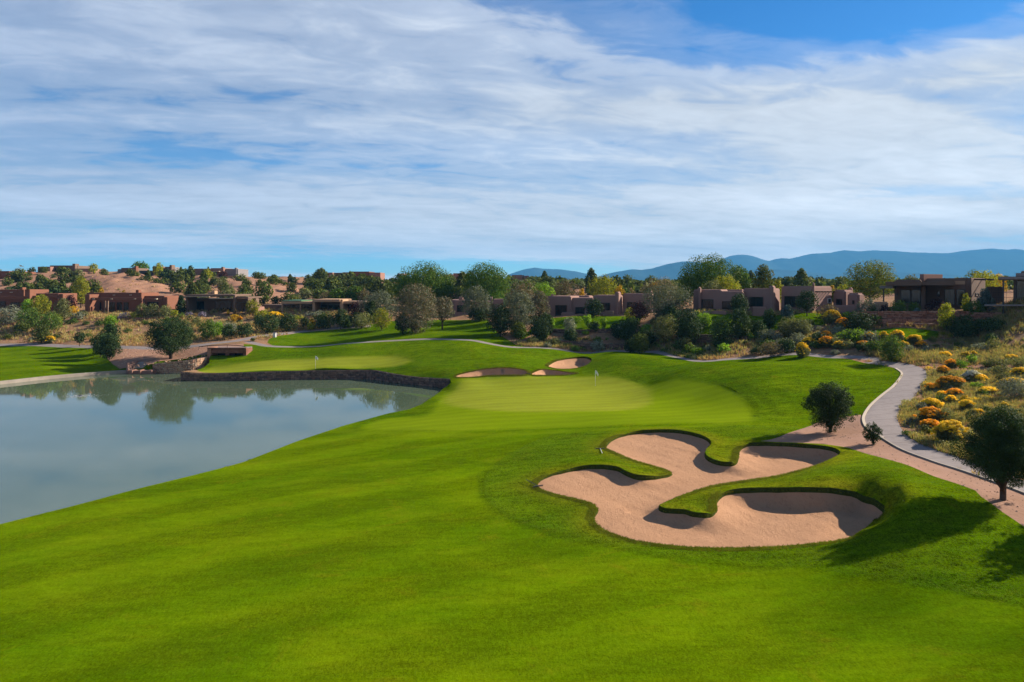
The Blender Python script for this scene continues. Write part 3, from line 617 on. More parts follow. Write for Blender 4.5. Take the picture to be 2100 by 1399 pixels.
struct('shaded_turf_edge', [R_LIP], mat('shaded_turf_edge', (0.075, 0.085, 0.018), 0.95, 0.0, bump=0.05, bscale=9, vscale=5.0, col2=(0.03, 0.045, 0.008), space='Pos'), 'cut turf face around the sand of the bunkers, its shade painted dark', 'bunker edge')  # thatch and soil tone, darkened to paint in the shade on the lip faces
struct('dirt', [R_DIRT], M['dirt'], 'bare reddish dirt strip beside the path', 'dirt')
struct('path', [R_PATH], M['path'], 'pale concrete cart path winding past the course', 'path')
struct('spillway', [R_SPILL], M['concrete'], 'concrete spillway apron running down into the pond', 'spillway')
struct('bank', [R_BANK], M['turf'], 'narrow grassy bank at the water edge of the pond', 'bank')
zw = np.zeros(len(V2))
f = F[np.isin(reg, (R_LAKE, R_BANK))]; u_, inv = np.unique(f, return_inverse=True)
o = link('water', mesh_np('water', np.column_stack((V2[u_], np.zeros(len(u_)))), inv.reshape(f.shape)), M['water'], smooth=True)
tag(o, 'calm grey green pond water reflecting the sky and trees', 'pond', kind='structure')

# ------------------------------------------------------------------ buildings
M['adobe'] = mat('pink_stucco', (0.30, 0.165, 0.125), 0.95, 0.1, var=0.07, vscale=0.5, bump=0.02, bscale=3)
M['adobe2'] = mat('rosy_stucco', (0.34, 0.205, 0.17), 0.95, 0.1, var=0.07, vscale=0.5, bump=0.02, bscale=3)
M['red'] = mat('red_stucco', (0.22, 0.095, 0.06), 0.95, 0.1, var=0.08, vscale=0.5, bump=0.02, bscale=3)
M['brown'] = mat('brown_stucco', (0.19, 0.125, 0.092), 0.95, 0.1, var=0.08, vscale=0.5, bump=0.015, bscale=3)
M['tan'] = mat('tan_stucco', (0.46, 0.29, 0.18), 0.95, 0.1, var=0.08, vscale=0.5)
M['grey'] = mat('grey_stucco', (0.24, 0.22, 0.22), 0.9, 0.1, var=0.08, vscale=0.5)
M['roof'] = mat('roof_gravel', (0.20, 0.15, 0.12), 0.95, 0.1, var=0.2, vscale=3)
M['wood'] = mat('dark_timber', (0.06, 0.038, 0.026), 0.8, 0.2, var=0.3, vscale=4)
M['metal'] = mat('dark_metal', (0.035, 0.035, 0.04), 0.45, 0.5, metal=0.3)
M['cream'] = mat('cream_trim', (0.55, 0.45, 0.33), 0.8, 0.2)
M['greenroof'] = mat('green_metal', (0.06, 0.16, 0.06), 0.5, 0.4)
M['white'] = mat('white_paint', (0.75, 0.74, 0.72), 0.5, 0.4)
M['stone'] = None
m = bpy.data.materials.new('window_glass'); m.use_nodes = True; t = NT(m.node_tree)
p = t.n('ShaderNodeBsdfPrincipled', ins={'Base Color': (0.012, 0.016, 0.02, 1), 'Roughness': 0.05, 'Specular IOR Level': 0.5, 'IOR': 1.45})
t.link(p.outputs[0], t.n('ShaderNodeOutputMaterial').inputs[0]); M['glass'] = m
def stone_mat(name, cols):
    m = bpy.data.materials.new(name); m.use_nodes = True; t = NT(m.node_tree); g = t.n('ShaderNodeNewGeometry')
    c = t.ramp(g.outputs['Random Per Island'], [(i / (len(cols) - 1), cc) for i, cc in enumerate(cols)])
    n = t.ramp(t.noise(g.outputs['Position'], 5.0, 4, 0.7), [(0.25, 0.6), (0.75, 1.3)])
    c = t.mix(1.0, c, n, 'MULTIPLY')
    p = t.n('ShaderNodeBsdfPrincipled', ins={'Base Color': c, 'Roughness': 0.9, 'Specular IOR Level': 0.15})
    bp = t.n('ShaderNodeBump', ins={'Height': t.noise(g.outputs['Position'], 8.0, 4, 0.7), 'Strength': 0.7, 'Distance': 0.03}); t.link(bp.outputs[0], p.inputs['Normal'])
    t.link(p.outputs[0], t.n('ShaderNodeOutputMaterial').inputs[0]); return m
M['stone'] = stone_mat('pond_stone', [(0.11, 0.075, 0.06), (0.20, 0.12, 0.09), (0.27, 0.17, 0.12), (0.10, 0.075, 0.07), (0.24, 0.13, 0.095)])
M['stone_red'] = stone_mat('red_stone', [(0.26, 0.10, 0.06), (0.36, 0.15, 0.09), (0.40, 0.21, 0.14), (0.22, 0.09, 0.06)])
M['stone_tan'] = stone_mat('tan_stone', [(0.44, 0.25, 0.16), (0.52, 0.33, 0.2), (0.38, 0.19, 0.12), (0.5, 0.36, 0.25), (0.3, 0.15, 0.1)])
M['mortar'] = mat('dark_mortar', (0.07, 0.05, 0.04), 0.95, 0.1)

def ucol(px): return (px - 1050) / FPX
class Bld:
    def __init__(s, name, label, cat, px, Y, group=None):
        s.root = empty(name, (*at(px, Y), gz(*at(px, Y)))); tag(s.root, label, cat, group)
        s.o = Vector(s.root.location)
    def prism(s, name, mt, A, B, Cc, zt, zb=None, bevel=0.12, batter=0.0, kids=None):
        A, B, Cc = [Vector((*p[:2], 0)) for p in (A, B, Cc)]; D = A + Cc - B
        q = [A, B, Cc, D]; ce = (A + Cc) / 2
        if zb is None: zb = min(gz(p.x, p.y) for p in q) - 0.6
        mb = MB(); top = [ce + (p - ce) * (1 - batter) for p in q]
        vs = [(p.x - s.o.x, p.y - s.o.y, zb - s.o.z) for p in q] + [(p.x - s.o.x, p.y - s.o.y, zt - s.o.z) for p in top]
        mb.add(vs, [(0,3,2,1),(4,5,6,7),(0,1,5,4),(1,2,6,5),(2,3,7,6),(3,0,4,7)])
        return mb.build(name, mt, s.root, bevel=bevel, smooth=False, seg=3 if bevel else 1)
    def front(s, name, mt, p0, p1, ptop, Y, depth=8, pbot=None, bevel=0.1, x1=None):
        """box whose front face spans photo columns p0..p1 at distance Y"""
        A = at(p0, Y); B = at(p1, Y)
        zb = None if pbot is None else zpy(pbot, Y)
        sx = ucol(p0) * depth if p0 > 1050 else 0      # right of the axis the side walls follow the sight line
        return s.prism(name, mt, A, B, (B[0] + sx, B[1] + depth), zpy(ptop, Y), zb, bevel)
    def skew(s, name, mt, pa, Ya, pb, phi, pc=None, depth=6, ptop=590, bevel=0.18, batter=0.02, zb=None):
        """box turned by phi about the vertical; front from column pa to pb, right side to column pc"""
        A = Vector(at(pa, Ya)); d = Vector((math.cos(phi), -math.sin(phi))); e = Vector((math.sin(phi), math.cos(phi)))
        u = ucol(pb); L = (u * A.y - A.x) / (d.x - u * d.y); B = A + d * L
        if pc is not None:
            u = ucol(pc); depth = (u * B.y - B.x) / (e.x - u * e.y)
        Cc = B + e * depth
        o = s.prism(name, mt, A, B, Cc, zpy(ptop, B.y), zb, bevel, batter)
        return A, B, Cc, o
    def window(s, A, B, p0, p1, py0, py1, cols=2, rows=1, frame=None, name='window', fw=0.09, parent=None, lift=0.0):
        """framed window with panes on the wall face from A to B"""
        A = Vector(A[:2]); B = Vector(B[:2]); d = (B - A).normalized(); n = Vector((d.y, -d.x))
        def hit(px):
            u = ucol(px); return A + d * ((u * A.y - A.x) / (d.x - u * d.y))
        Q0 = hit(p0); Q1 = hit(p1); L = (Q1 - Q0).length; Ym = (Q0.y + Q1.y) / 2
        z1 = zpy(py0, Ym); z0 = zpy(py1, Ym)
        def bx(mb, a0, a1, n0, n1, zz0, zz1):
            c = [Q0 + d*a0 + n*n1, Q0 + d*a1 + n*n1, Q0 + d*a1 + n*n0, Q0 + d*a0 + n*n0]
            vs = [(p.x - s.o.x, p.y - s.o.y, zz0 - s.o.z) for p in c] + [(p.x - s.o.x, p.y - s.o.y, zz1 - s.o.z) for p in c]
            mb.add(vs, [(0,3,2,1),(4,5,6,7),(0,1,5,4),(1,2,6,5),(2,3,7,6),(3,0,4,7)])
        fr = MB(); l = lift
        bx(fr, 0, L, l-.05, l+.10, z1-fw, z1); bx(fr, 0, L, l-.05, l+.10, z0, z0+fw)
        bx(fr, 0, fw, l-.05, l+.098, z0+fw, z1-fw); bx(fr, L-fw, L, l-.05, l+.098, z0+fw, z1-fw)
        for k in range(1, cols): bx(fr, L*k/cols-.03, L*k/cols+.03, l-.04, l+.07, z0+fw, z1-fw)
        for k in range(1, rows):
            zz = z0 + (z1-z0)*k/rows; bx(fr, fw, L-fw, l-.04, l+.066, zz-.025, zz+.025)
        w_ = fr.build(name, frame or M['wood'], parent or s.root)
        for k in range(cols):
            pm = MB(); bx(pm, max(fw, L*k/cols)+.002, min(L-fw, L*(k+1)/cols)-.002, l-.03, l+.03, z0+fw, z1-fw)
            pm.build('pane', M['glass'], w_)
        return w_
def chimney(b, mt, p0, p1, ptop, Y, depth=1.2, phi=None, pbot=None):
    o = b.front('chimney', mt, p0, p1, ptop, Y, depth, pbot, 0.1); return o
def lst(b, cells, wall_mat):
    """solid pieces from a table: (name, material, p0, p1, ptop, Y, depth, pbot)"""
    for (nm, mt, p0, p1, pt, Y, dp, pb) in cells: b.front(nm, M[mt] if isinstance(mt, str) else mt, p0, p1, pt, Y, dp, pb, 0.08 if dp > .4 else 0.0)

# row of casitas on the left, below the bare hills
b = Bld('adobe_house', 'red adobe house at the left edge with shaded porch behind green bushes', 'house', 30, 182)
lst(b, [('wall', 'red', -60, 49, 594, 184, 10, None), ('wall', 'red', 66, 120, 602, 185, 8, None), ('porch_beam', 'red', -60, 50, 607.5, 180, 1.0, 614), ('porch_beam', 'red', 66, 119, 606.5, 181, .8, 611.5),
        ('chimney', 'red', 50.5, 61, 593.5, 180, 2.5, None), ('chimney', 'red', 41, 46, 589.5, 185, 1.5, 600), ('porch_post', 'red', 120, 129, 603, 181, 4, None), ('porch_post', 'red', -60, -50, 607, 180, 1, None)], None)
b.window(at(-60, 184), at(49, 184), -10, 12, 618, 640, 2, 1); b.window(at(-60, 184), at(49, 184), 22, 40, 620, 640, 2, 1); b.window(at(66, 185), at(120, 185), 80, 104, 616, 636, 2, 1)
for px in (0, 22): b.front('roof_drain', M['cream'], px-2, px+2, 599, 183.6, .7, 600.5, 0)
b = Bld('adobe_house', 'long red adobe house with deep dark porch under the bare pink slope', 'house', 235, 178)
lst(b, [('wall', 'red', 177, 290, 600.5, 181.5, 9, None), ('wall', 'red', 290.5, 337, 607, 183, 8, None), ('porch_beam', 'red', 181, 291, 610.5, 177.5, 1.0, 616.5), ('porch_beam', 'red', 291.5, 334, 612, 178, .8, 615.5),
        ('porch_post', 'red', 174, 183.5, 604, 177, 4.6, None), ('porch_post', 'red', 184, 189.5, 629, 177.6, 2, None), ('porch_post', 'red', 284, 289, 617, 177.8, 1, None), ('porch_post', 'red', 334.5, 343, 609.5, 177.6, 6, None),
        ('chimney', 'red', 278, 284, 594.5, 184, 1.5, 603), ('porch_post', 'brown', 213, 215.5, 617, 178.2, .4, None), ('porch_post', 'brown', 219, 221.5, 617, 178.2, .4, None)], None)
for p0, p1 in ((196, 208), (224, 236), (240, 250), (254, 264)): b.window(at(177, 181.5), at(290, 181.5), p0, p1, 620, 638, 1, 1)
b.window(at(290, 183), at(337, 183), 302, 325, 619, 636, 2, 1)
for px in (186, 233, 267): b.front('roof_drain', M['cream'], px-2, px+2, 604.5, 181.2, .7, 606, 0)
for px in (191, 228, 276, 319): b.front('roof_drain', M['cream'], px-2, px+2, 612.5, 177.2, .7, 614, 0)
b = Bld('modern_house', 'brown flat roofed modern house with wide glass doors and purple flowers in front', 'house', 445, 172)
lst(b, [('wall', 'brown', 381, 478, 612, 177, 8, None), ('wall', 'brown', 478.5, 508, 613, 176, 8, None), ('roof', 'brown', 379.5, 479, 604, 172.5, 12, 608.2), ('canopy', 'cream', 379, 429, 608.4, 171.5, 5, 609.3), ('canopy', 'cream', 428.5, 477, 611.5, 171.5, 5, 613),
        ('porch_post', 'brown', 478, 482, 604.5, 171.7, 1, None), ('roof', 'brown', 482.5, 509, 609, 172, 10, 612), ('porch_post', 'brown', 505.5, 509, 612.2, 172.2, 3, None), ('porch_post', 'brown', 381, 385, 609.5, 172, 5.2, None),
        ('chimney', 'tan', 426, 432.5, 599, 182, 2, 606), ('chimney', 'tan', 434, 440, 597, 182, 2, 606)], None)
b.window(at(381, 177), at(478, 177), 389, 419, 618, 639, 3, 1, M['metal']); b.window(at(381, 177), at(478, 177), 441, 474, 618, 641, 3, 1, M['metal']); b.window(at(478, 176), at(508, 176), 484, 502, 620, 640, 2, 1, M['metal'])
b.front('wall', M['adobe'], 522.5, 528, 630, 173, 5, None)
b = Bld('modern_house', 'long low house with green roof edge and full height glass behind dark junipers', 'house', 640, 174)
lst(b, [('wall', 'brown', 537, 577, 625, 181, 6, None), ('wall', 'grey', 578, 640, 622, 178.5, 7, None), ('wall', 'grey', 646, 697, 620, 178.5, 7, None), ('wall', 'grey', 703, 752, 622, 178.5, 7, None),
        ('roof', 'tan', 577, 640, 618.6, 173.5, 12, 623.4), ('roof_edge', 'greenroof', 577.5, 618, 616.2, 174, 11, 618.5), ('roof', 'tan', 640.5, 697, 614.2, 172.5, 13, 619.5), ('roof', 'tan', 703.5, 752, 618, 173.5, 12, 622.8),
        ('porch_post', 'tan', 577, 580, 623.5, 173.8, .6, None), ('porch_post', 'tan', 640.5, 646, 619.6, 173, 5.4, None), ('porch_post', 'tan', 697.2, 702.8, 614.5, 173, 5.4, None), ('porch_post', 'tan', 615, 616.5, 623.5, 173.8, .4, None)], None)
for p0, p1, n in ((582, 614, 2), (617, 639, 2), (647, 672, 2), (673, 696, 2), (704, 724, 1), (726, 750, 2)):
    b.window(at(p0, 178.5), at(p1, 178.5), p0, p1, 625, 643.5, n, 1, M['metal'])
b = Bld('adobe_house', 'peach adobe house half hidden between the grey olive trees', 'house', 960, 168)
lst(b, [('wall', 'adobe2', 925, 945, 615, 172, 9, None), ('wall', 'adobe2', 932, 965, 616, 169, 8, None), ('chimney', 'adobe2', 941, 949, 609, 171.5, 2, None), ('wall', 'adobe2', 966, 1012, 618, 172, 9, None), ('chimney', 'adobe2', 1005, 1010, 609, 172, 2, None), ('wall', 'adobe2', 1012, 1032, 614, 171, 8, None)], None)
b.window(at(932, 169), at(965, 169), 937, 950, 626, 640, 2, 1)
# casita in the middle right
R = math.radians
b = Bld('adobe_house', 'low rosy adobe house with double doors above the row of clipped shrubs', 'house', 1220, 146)
A, B, C_, o = b.skew('wall', M['adobe2'], 1118, 152, 1171, R(24), None, 9, 607.5)
b.window(A, B, 1139, 1162, 626, 650, 3, 2, M['wood'], 'door'); chimney(b, M['adobe2'], 1130, 1135.5, 603, B.y + 3, 1.2)
A, B, C_, o = b.skew('wall', M['adobe2'], 1170, 150.5, 1216, R(24), None, 9, 611); b.window(A, B, 1180, 1199, 630, 648, 2, 1)
b.skew('parapet', M['adobe2'], 1170, 156, 1209, R(24), None, 3, 606.5)
A, B, C_, o = b.skew('wall', M['adobe2'], 1215.5, 150, 1264, R(24), 1278, 0, 605.5); b.window(A, B, 1231, 1251, 621, 639, 2, 1)
b.skew('chimney', M['adobe2'], 1261, 147.4, 1268.5, R(24), 1274, 0, 598.5)
A, B, C_, o = b.skew('wall', M['adobe2'], 1277, 149.5, 1334, R(24), 1342, 0, 602); b.window(A, B, 1286, 1315, 619.5, 634, 4, 2, M['metal'])
b.skew('wall', M['adobe2'], 1328, 152, 1372, R(24), 1380, 0, 611); b.skew('chimney', M['adobe2'], 1332, 147.5, 1337, R(24), None, 1, 596.5)
b.skew('garden_wall', M['adobe2'], 1239, 144.5, 1259, R(24), None, .4, 637); b.skew('garden_wall', M['adobe2'], 1150, 148, 1178, R(24), None, .4, 641)
# big casita on the right
b = Bld('adobe_house', 'large rosy adobe house with roof beams poking from its sunlit end wall', 'house', 1580, 127)
A, B, C_, o = b.skew('wall', M['adobe2'], 1421, 134, 1480, R(30), None, 9, 594)
b.window(A, B, 1437.5, 1463, 614, 640, 3, 2, M['wood'], 'door'); b.skew('chimney', M['adobe2'], 1430.5, 132.5, 1436, R(30), None, 1, 588.5)
A, B, C_, o = b.skew('wall', M['adobe2'], 1473, 131.5, 1524, R(30), None, 9, 597.5); b.window(A, B, 1481, 1511, 618, 637, 3, 1)
b.skew('parapet', M['adobe2'], 1472, 137, 1523.5, R(30), None, 3, 593.8)
A, B, C_, o = b.skew('wall', M['adobe2'], 1523, 131, 1585, R(34), 1600, 0, 591.5); b.window(A, B, 1536, 1565, 609, 629, 2, 1)
b.skew('chimney', M['adobe2'], 1576.5, 128.2, 1586, R(34), 1591, 0, 586)
A, B, C_, o = b.skew('wall', M['adobe2'], 1600, 129, 1666, R(48), 1708, 0, 586.8, 0.22, 0.035); b.window(A, B, 1609, 1650, 607.5, 630, 3, 1)
ew = (B, C_)
b.window(B, C_, 1697, 1704.5, 612, 622, 1, 1, M['white'])
d_ = (C_ - B).normalized(); n_ = Vector((d_.y, -d_.x))
for k in range(6):
    q = B + d_ * ((C_ - B).length * (0.14 + 0.145 * k)); mb = MB(); z = zpy(598.5, q.y)
    mb.tube([(q.x - n_.x*.3 - b.o.x, q.y - n_.y*.3 - b.o.y, z - b.o.z), (q.x + n_.x*.9 - b.o.x, q.y + n_.y*.9 - b.o.y, z - b.o.z)], 0.13, 8); mb.build('roof_beam', M['wood'], b.root)
b.skew('chimney', M['adobe2'], 1665.5, 125, 1669, R(48), 1671.5, 0, 579)
A, B, C_, o = b.skew('wall', M['adobe2'], 1707, 129.5, 1734, R(50), 1752, 0, 594.5, 0.3, 0.05); b.window(A, B, 1715, 1727, 613, 626, 1, 1, M['wood'], 'door')
b.skew('chimney', M['adobe2'], 1739, 131, 1746, R(50), 1750, 0, 589.5)
A, B, C_, o = b.skew('wall', M['adobe2'], 1736, 127, 1762, R(50), 1774, 0, 601, 0.3, 0.06); b.window(A, B, 1748, 1752, 616, 624, 1, 1)
b.skew('garden_wall', M['adobe2'], 1541, 126, 1572, R(20), None, .4, 629); b.skew('garden_wall', M['adobe2'], 1440, 126.5, 1490, R(12), None, .4, 638); b.skew('garden_wall', M['adobe2'], 1700, 121, 1762, R(15), None, .4, 626)
# modern house on the right
b = Bld('modern_house', 'brown modern house with layered flat roofs and glass doors above the red terrace wall', 'house', 1910, 117)
A, B, C_, o = b.skew('wall', M['brown'], 1834, 121, 1890, R(32), None, 8, 573.5); b.window(A, B, 1847, 1867, 594.5, 622, 1, 1, M['metal']); b.window(A, B, 1869, 1888, 594.5, 622, 1, 1, M['metal'])
b.skew('pier', M['brown'], 1888.5, 116.8, 1898, R(32), None, 6, 585.5)
A, B, C_, o = b.skew('wall', M['brown'], 1898, 121, 1984, R(32), None, 8, 570.5); b.window(A, B, 1937, 1958, 593.5, 626, 2, 1, M['metal']); b.window(A, B, 1961, 1979, 593.5, 626, 1, 1, M['metal']); b.window(A, B, 1922, 1928, 597, 607, 1, 1, M['metal'])
b.skew('roof', M['brown'], 1816, 116.5, 1889, R(32), None, 9, 577.5, 0.03, 0, zpy(586, 116)); b.skew('canopy', M['grey'], 1804, 117.5, 1832, R(32), None, 6, 586, 0.02, 0, zpy(591.5, 117))
b.skew('canopy_post', M['metal'], 1810.5, 116.5, 1813.5, R(32), None, .3, 592)
b.skew('roof', M['brown'], 1886, 114.5, 1959, R(32), None, 9, 577.3, 0.03, 0, zpy(585.2, 113)); b.skew('canopy', M['tan'], 1958, 112.6, 1979, R(32), None, 5, 576.2, 0.02, 0, zpy(583.5, 112))
for px_, py_, Y_, dd in ((1840, 601, 120.4, 0), (1925, 604, 120, 0)):
    b.front('wall_lamp', M['metal'], px_ - 1.6, px_ + 1.6, py_, Y_ - 1.2, .15, py_ + 5, 0)
b.skew('clerestory', M['adobe'], 1886, 124, 1894, R(60), 1933.5, 0, 562.3, 0.05, 0)
A, B, C_, o = b.skew('wall', M['brown'], 1962, 119, 1992, R(50), 2021, 0, 570, 0.08, 0)
d_ = (C_ - B).normalized(); n_ = Vector((d_.y, -d_.x))
for k in (0.2, 0.75):
    q = B + d_ * ((C_ - B).length * k); mb = MB(); z = zpy(573, q.y)
    mb.tube([(q.x - b.o.x, q.y - b.o.y, z - b.o.z), (q.x + n_.x*1.8 - b.o.x, q.y + n_.y*1.8 - b.o.y, z - .1 - b.o.z)], 0.13, 6); mb.build('roof_beam', M['wood'], b.root)
b.window(B, C_, 2000, 2006, 601, 607, 1, 1, M['metal'])
b.skew('garden_wall', M['tan'], 1791, 116, 1823, R(5), None, .4, 619)
b = Bld('modern_house', 'grey flat roofed pavilion with tall glass and railing at the right edge', 'house', 2090, 103)
lst(b, [('roof', 'grey', 2047, 2190, 567.3, 101, 12, 573.5), ('roof', 'grey', 2083, 2190, 560, 103, 9, 567), ('roof', 'brown', 2094, 2190, 556, 106, 6, 562), ('column', 'metal', 2055.5, 2059.5, 573.6, 101.6, .4, None), ('column', 'metal', 2078.5, 2083, 573.6, 103, .4, None),
        ('wall', 'grey', 2083, 2190, 574, 106, 7, None), ('wall', 'brown', 2022, 2056, 588, 112, 6, None), ('terrace', 'grey', 2018, 2190, 625, 100.5, 1.2, 628)], None)
b.window(at(2083, 106), at(2190, 106), 2084, 2160, 576, 622, 4, 1, M['metal'])
for py in (590, 600, 610): b.front('railing', M['metal'], 2032, 2190, py, 100.7, .05, py + .6, 0)
for px in range(2033, 2190, 15): b.front('railing_post', M['metal'], px, px + .8, 589.5, 100.74, .06, 625, 0)

# houses on the ridge
def ridge(name, label, Y, px, cells, wins=()):
    b = Bld(name, label, 'house', px, Y)
    for (nm, mt, p0, p1, pt, dY, dp, pb) in cells: b.front(nm, M[mt], p0, p1, pt, Y + dY, dp, pb, 0.1)
    for (p0, p1, y0, y1, dY) in wins: b.window(at(p0, Y + dY), at(p1, Y + dY), p0, p1, y0, y1, 1, 1, fw=.15)
    return b
ridge('adobe_house', 'orange adobe wall of a ridge house at the far left edge', 285, 10, [('wall', 'red', -40, 19, 556, 0, 12, None), ('wall', 'red', 19.2, 40, 557, 2, 10, None)])
ridge('adobe_house', 'long dusky house on the ridge with a chimney, behind round junipers', 305, 130, [('wall', 'adobe', 77, 103, 547, 0, 14, None), ('wall', 'brown', 102, 151, 544.5, 3, 14, None), ('chimney', 'brown', 148, 154, 541, 2.5, 3, None), ('wall', 'adobe', 154.2, 186, 551, 1, 12, None), ('chimney', 'brown', 155.5, 159, 545, 4, 2, None)], [(108, 116, 550, 555, 3), (130, 140, 550, 555, 3)])
ridge('modern_house', 'dark modern ridge house with a tower block and long flat porch', 292, 300, [('wall', 'grey', 241, 248, 552, 1, 8, None), ('wall', 'brown', 248.2, 275, 549.5, 0, 12, None), ('chimney', 'red', 275.5, 279, 546, 0, 2, None), ('porch_roof', 'metal', 285, 314, 555, 0, 8, 560), ('wall', 'brown', 313, 334, 546.5, -1, 10, None),
      ('wall', 'grey', 334.2, 347, 547, 1, 9, None), ('chimney', 'brown', 347.2, 352, 543.5, 0, 3, None), ('wall', 'grey', 286, 313, 560.2, 4, 5, None), ('garden_wall', 'tan', 331, 350, 567.5, -12, 2, None)], [(338, 345, 556, 564, 1)])
ridge('adobe_house', 'red brown ridge house with two chimneys and a low tan garden wall', 300, 440, [('wall', 'adobe', 397, 432, 551, 2, 10, None), ('wall', 'adobe', 432.2, 458, 550, 0, 12, None), ('wall', 'grey', 458.2, 488, 551.5, 2, 12, None), ('chimney', 'brown', 453.5, 457.5, 547.5, 1, 2, None), ('chimney', 'grey', 481, 485, 549.2, 1.5, 2, None),
      ('garden_wall', 'tan', 440, 492, 566.5, -8, 1, None), ('porch_roof', 'cream', 437, 449, 556, -2, 4, 557.2)], [(439, 446, 558, 563, 0)])
ridge('adobe_house', 'long pink adobe house alone on the middle ridge', 335, 720, [('wall', 'adobe', 665, 682, 559, 1, 14, None), ('wall', 'brown', 682.2, 702, 559.5, 4, 12, None), ('wall', 'adobe', 702.2, 716, 558.5, 0, 14, None), ('wall', 'red', 716.2, 757, 557, 2, 14, None), ('wall', 'adobe', 757.2, 780, 559, 1, 12, None)])
ridge('adobe_house', 'pink adobe house peeping between the two tall bright green trees', 340, 935, [('wall', 'adobe2', 912, 929, 562.5, 0, 10, None), ('wall', 'adobe', 929.2, 952, 560.5, 3, 12, None), ('wall', 'adobe2', 816, 829, 561, 8, 10, None)], [(921, 926, 566, 572, 0)])
ridge('adobe_house', 'boxy tan house on the ridge left of the blue mountains', 350, 1062, [('wall', 'tan', 1040, 1050, 566, 3, 10, None), ('wall', 'adobe', 1050.2, 1071, 564, 0, 12, None), ('wall', 'brown', 1071.2, 1075, 564.5, 2, 10, None), ('wall', 'adobe', 1075.2, 1085, 565.5, 0, 9, None), ('garden_wall', 'cream', 1055, 1112, 574.5, -6, 1, None)])
for px, w_, pt, mt, lab in ((1148, 5, 572, 'tan', 'tiny tan house among dark trees below the low mountain'), (1275, 12, 575.5, 'adobe', 'small far house on the dark mesa behind the golden tree'), (1633, 13, 575, 'grey', 'far grey house low on the mesa left of the sunlit chimney'), (1662, 9, 572.5, 'grey', 'far grey house standing tallest on the mesa before the mountains'), (1700, 9, 576, 'brown', 'far brown house low on the mesa beside the round tree')):
    Y = 700; b = Bld('far_house', lab, 'house', px, Y); b.front('wall', M[mt], px - w_, px + w_*.3, pt + .8, Y, 14, None); b.front('wall', M[mt], px + w_*.3, px + w_, pt, Y + 2, 12, None); b.front('roof', M['roof'], px - w_*.9, px + w_*.25, pt + .5, Y + 1, 12, pt + .8)

# ------------------------------------------------------------------ stone walls
def stone_wall(name, label, line, tops, bots, mt, thick=0.5, course=0.28, side=1, group=None, cap=None, seed=1, width=(.3, .8)):
    """line: plan points; stones sit proud of a mortar core on the camera side"""
    r = random.Random(seed); line = [Vector(p[:2]) for p in line]; o = Vector((line[0].x, line[0].y, bots[0]))
    root = empty(name, o); tag(root, label, 'wall', group)
    mb = MB(); vs = []
    nrm = []
    for i, p in enumerate(line):
        d = (line[min(i+1, len(line)-1)] - line[max(i-1, 0)]).normalized(); nrm.append(Vector((d.y, -d.x)) * side)
    for p, n, zt, zb in zip(line, nrm, tops, bots):
        a = p - o.xy; bk = a - n * thick
        vs += [(a.x, a.y, zb - o.z), (a.x, a.y, zt - o.z), (bk.x, bk.y, zt - o.z), (bk.x, bk.y, zb - o.z)]
    fs = []
    for i in range(len(line) - 1):
        for k in range(4): fs.append((i*4+k, i*4+(k+1) % 4, (i+1)*4+(k+1) % 4, (i+1)*4+k))
    fs += [(3, 2, 1, 0), tuple((len(line)-1)*4 + k for k in range(4))]
    mb.add(vs, fs); mb.build('wall_core', M['mortar'], root)
    sm = MB()
    for i in range(len(line) - 1):
        A = line[i]; B = line[i+1]; L = (B - A).length; d = (B - A) / L
        h = min(tops[i] - bots[i], tops[i+1] - bots[i+1]) ; nc = max(1, round(h / course))
        for cI in range(nc):
            s_ = -r.random() * .2
            while s_ < L:
                wd = r.uniform(*width); e = min(L, s_ + wd); a = max(0, s_); s_ += wd
                if e - a < .08: continue
                t0 = a / L; t1 = e / L
                def zz(t, f): zb = bots[i]*(1-t)+bots[i+1]*t; zt = tops[i]*(1-t)+tops[i+1]*t; return zb + (zt - zb) * f
                f0 = cI / nc + .01; f1 = (cI + 1) / nc - .012; pr = r.uniform(.03, .12); g = .02
                n0 = nrm[i]*(1-t0)+nrm[i+1]*t0; n1 = nrm[i]*(1-t1)+nrm[i+1]*t1
                pA = A + d*(a+g) - o.xy; pB = A + d*(e-g) - o.xy; j = lambda: r.uniform(-.035, .035)
                q = []
                for (pp, nn, tt) in ((pA, n0, t0), (pB, n1, t1)):
                    for ff in (f0, f1):
                        z = zz(tt, ff) - o.z + j()*.6
                        q.append((pp.x - nn.x*.1, pp.y - nn.y*.1, z)); x = pp + nn*(pr + j()*.5) ; q.append((x.x + d.x*j(), x.y + d.y*j(), z + j()))
                sm.add(q, [(0,2,3,1),(4,5,7,6),(1,3,7,5),(0,1,5,4),(2,6,7,3)])
    so = sm.build('stones', mt, root); so['kind'] = 'stuff'
    return root
ln = wall_line; pyt = []
for (x, y) in ln:
    px = 1050 + FPX * x / y; pt = np.interp(px, [p[0] for p in WALLTOP], [p[1] for p in WALLTOP]); pyt.append(zpy(pt, y) - .05)
stone_wall('retaining_wall', 'dark stone retaining wall holding the left green above the pond', [(x, y - .35) for x, y in ln], pyt, [-.3] * len(ln), M['stone'], .6, .3, 1, seed=3)
ln = smooth_ring([at(430, 123.3), at(418, 120.5), at(395, 118.8), at(365, 118.2), at(335, 118.5), at(314, 119.6)], 3, False)[::-1]
tp = [zpy(np.interp(1050 + FPX*x/y, (314, 335, 365, 395, 418, 430), (746, 744, 741.5, 738, 733, 729)), y) for x, y in ln]
stone_wall('retaining_wall', 'curved sunlit pink stone wall below the big dark juniper', ln, tp, [-.3] * len(ln), M['stone_tan'], .7, .3, 1, seed=4, width=(.25, .6))
ln = [at(px, Y) for px, Y in ((1757, 111.5), (1800, 110), (1850, 109), (1900, 108), (1945, 107.5))]
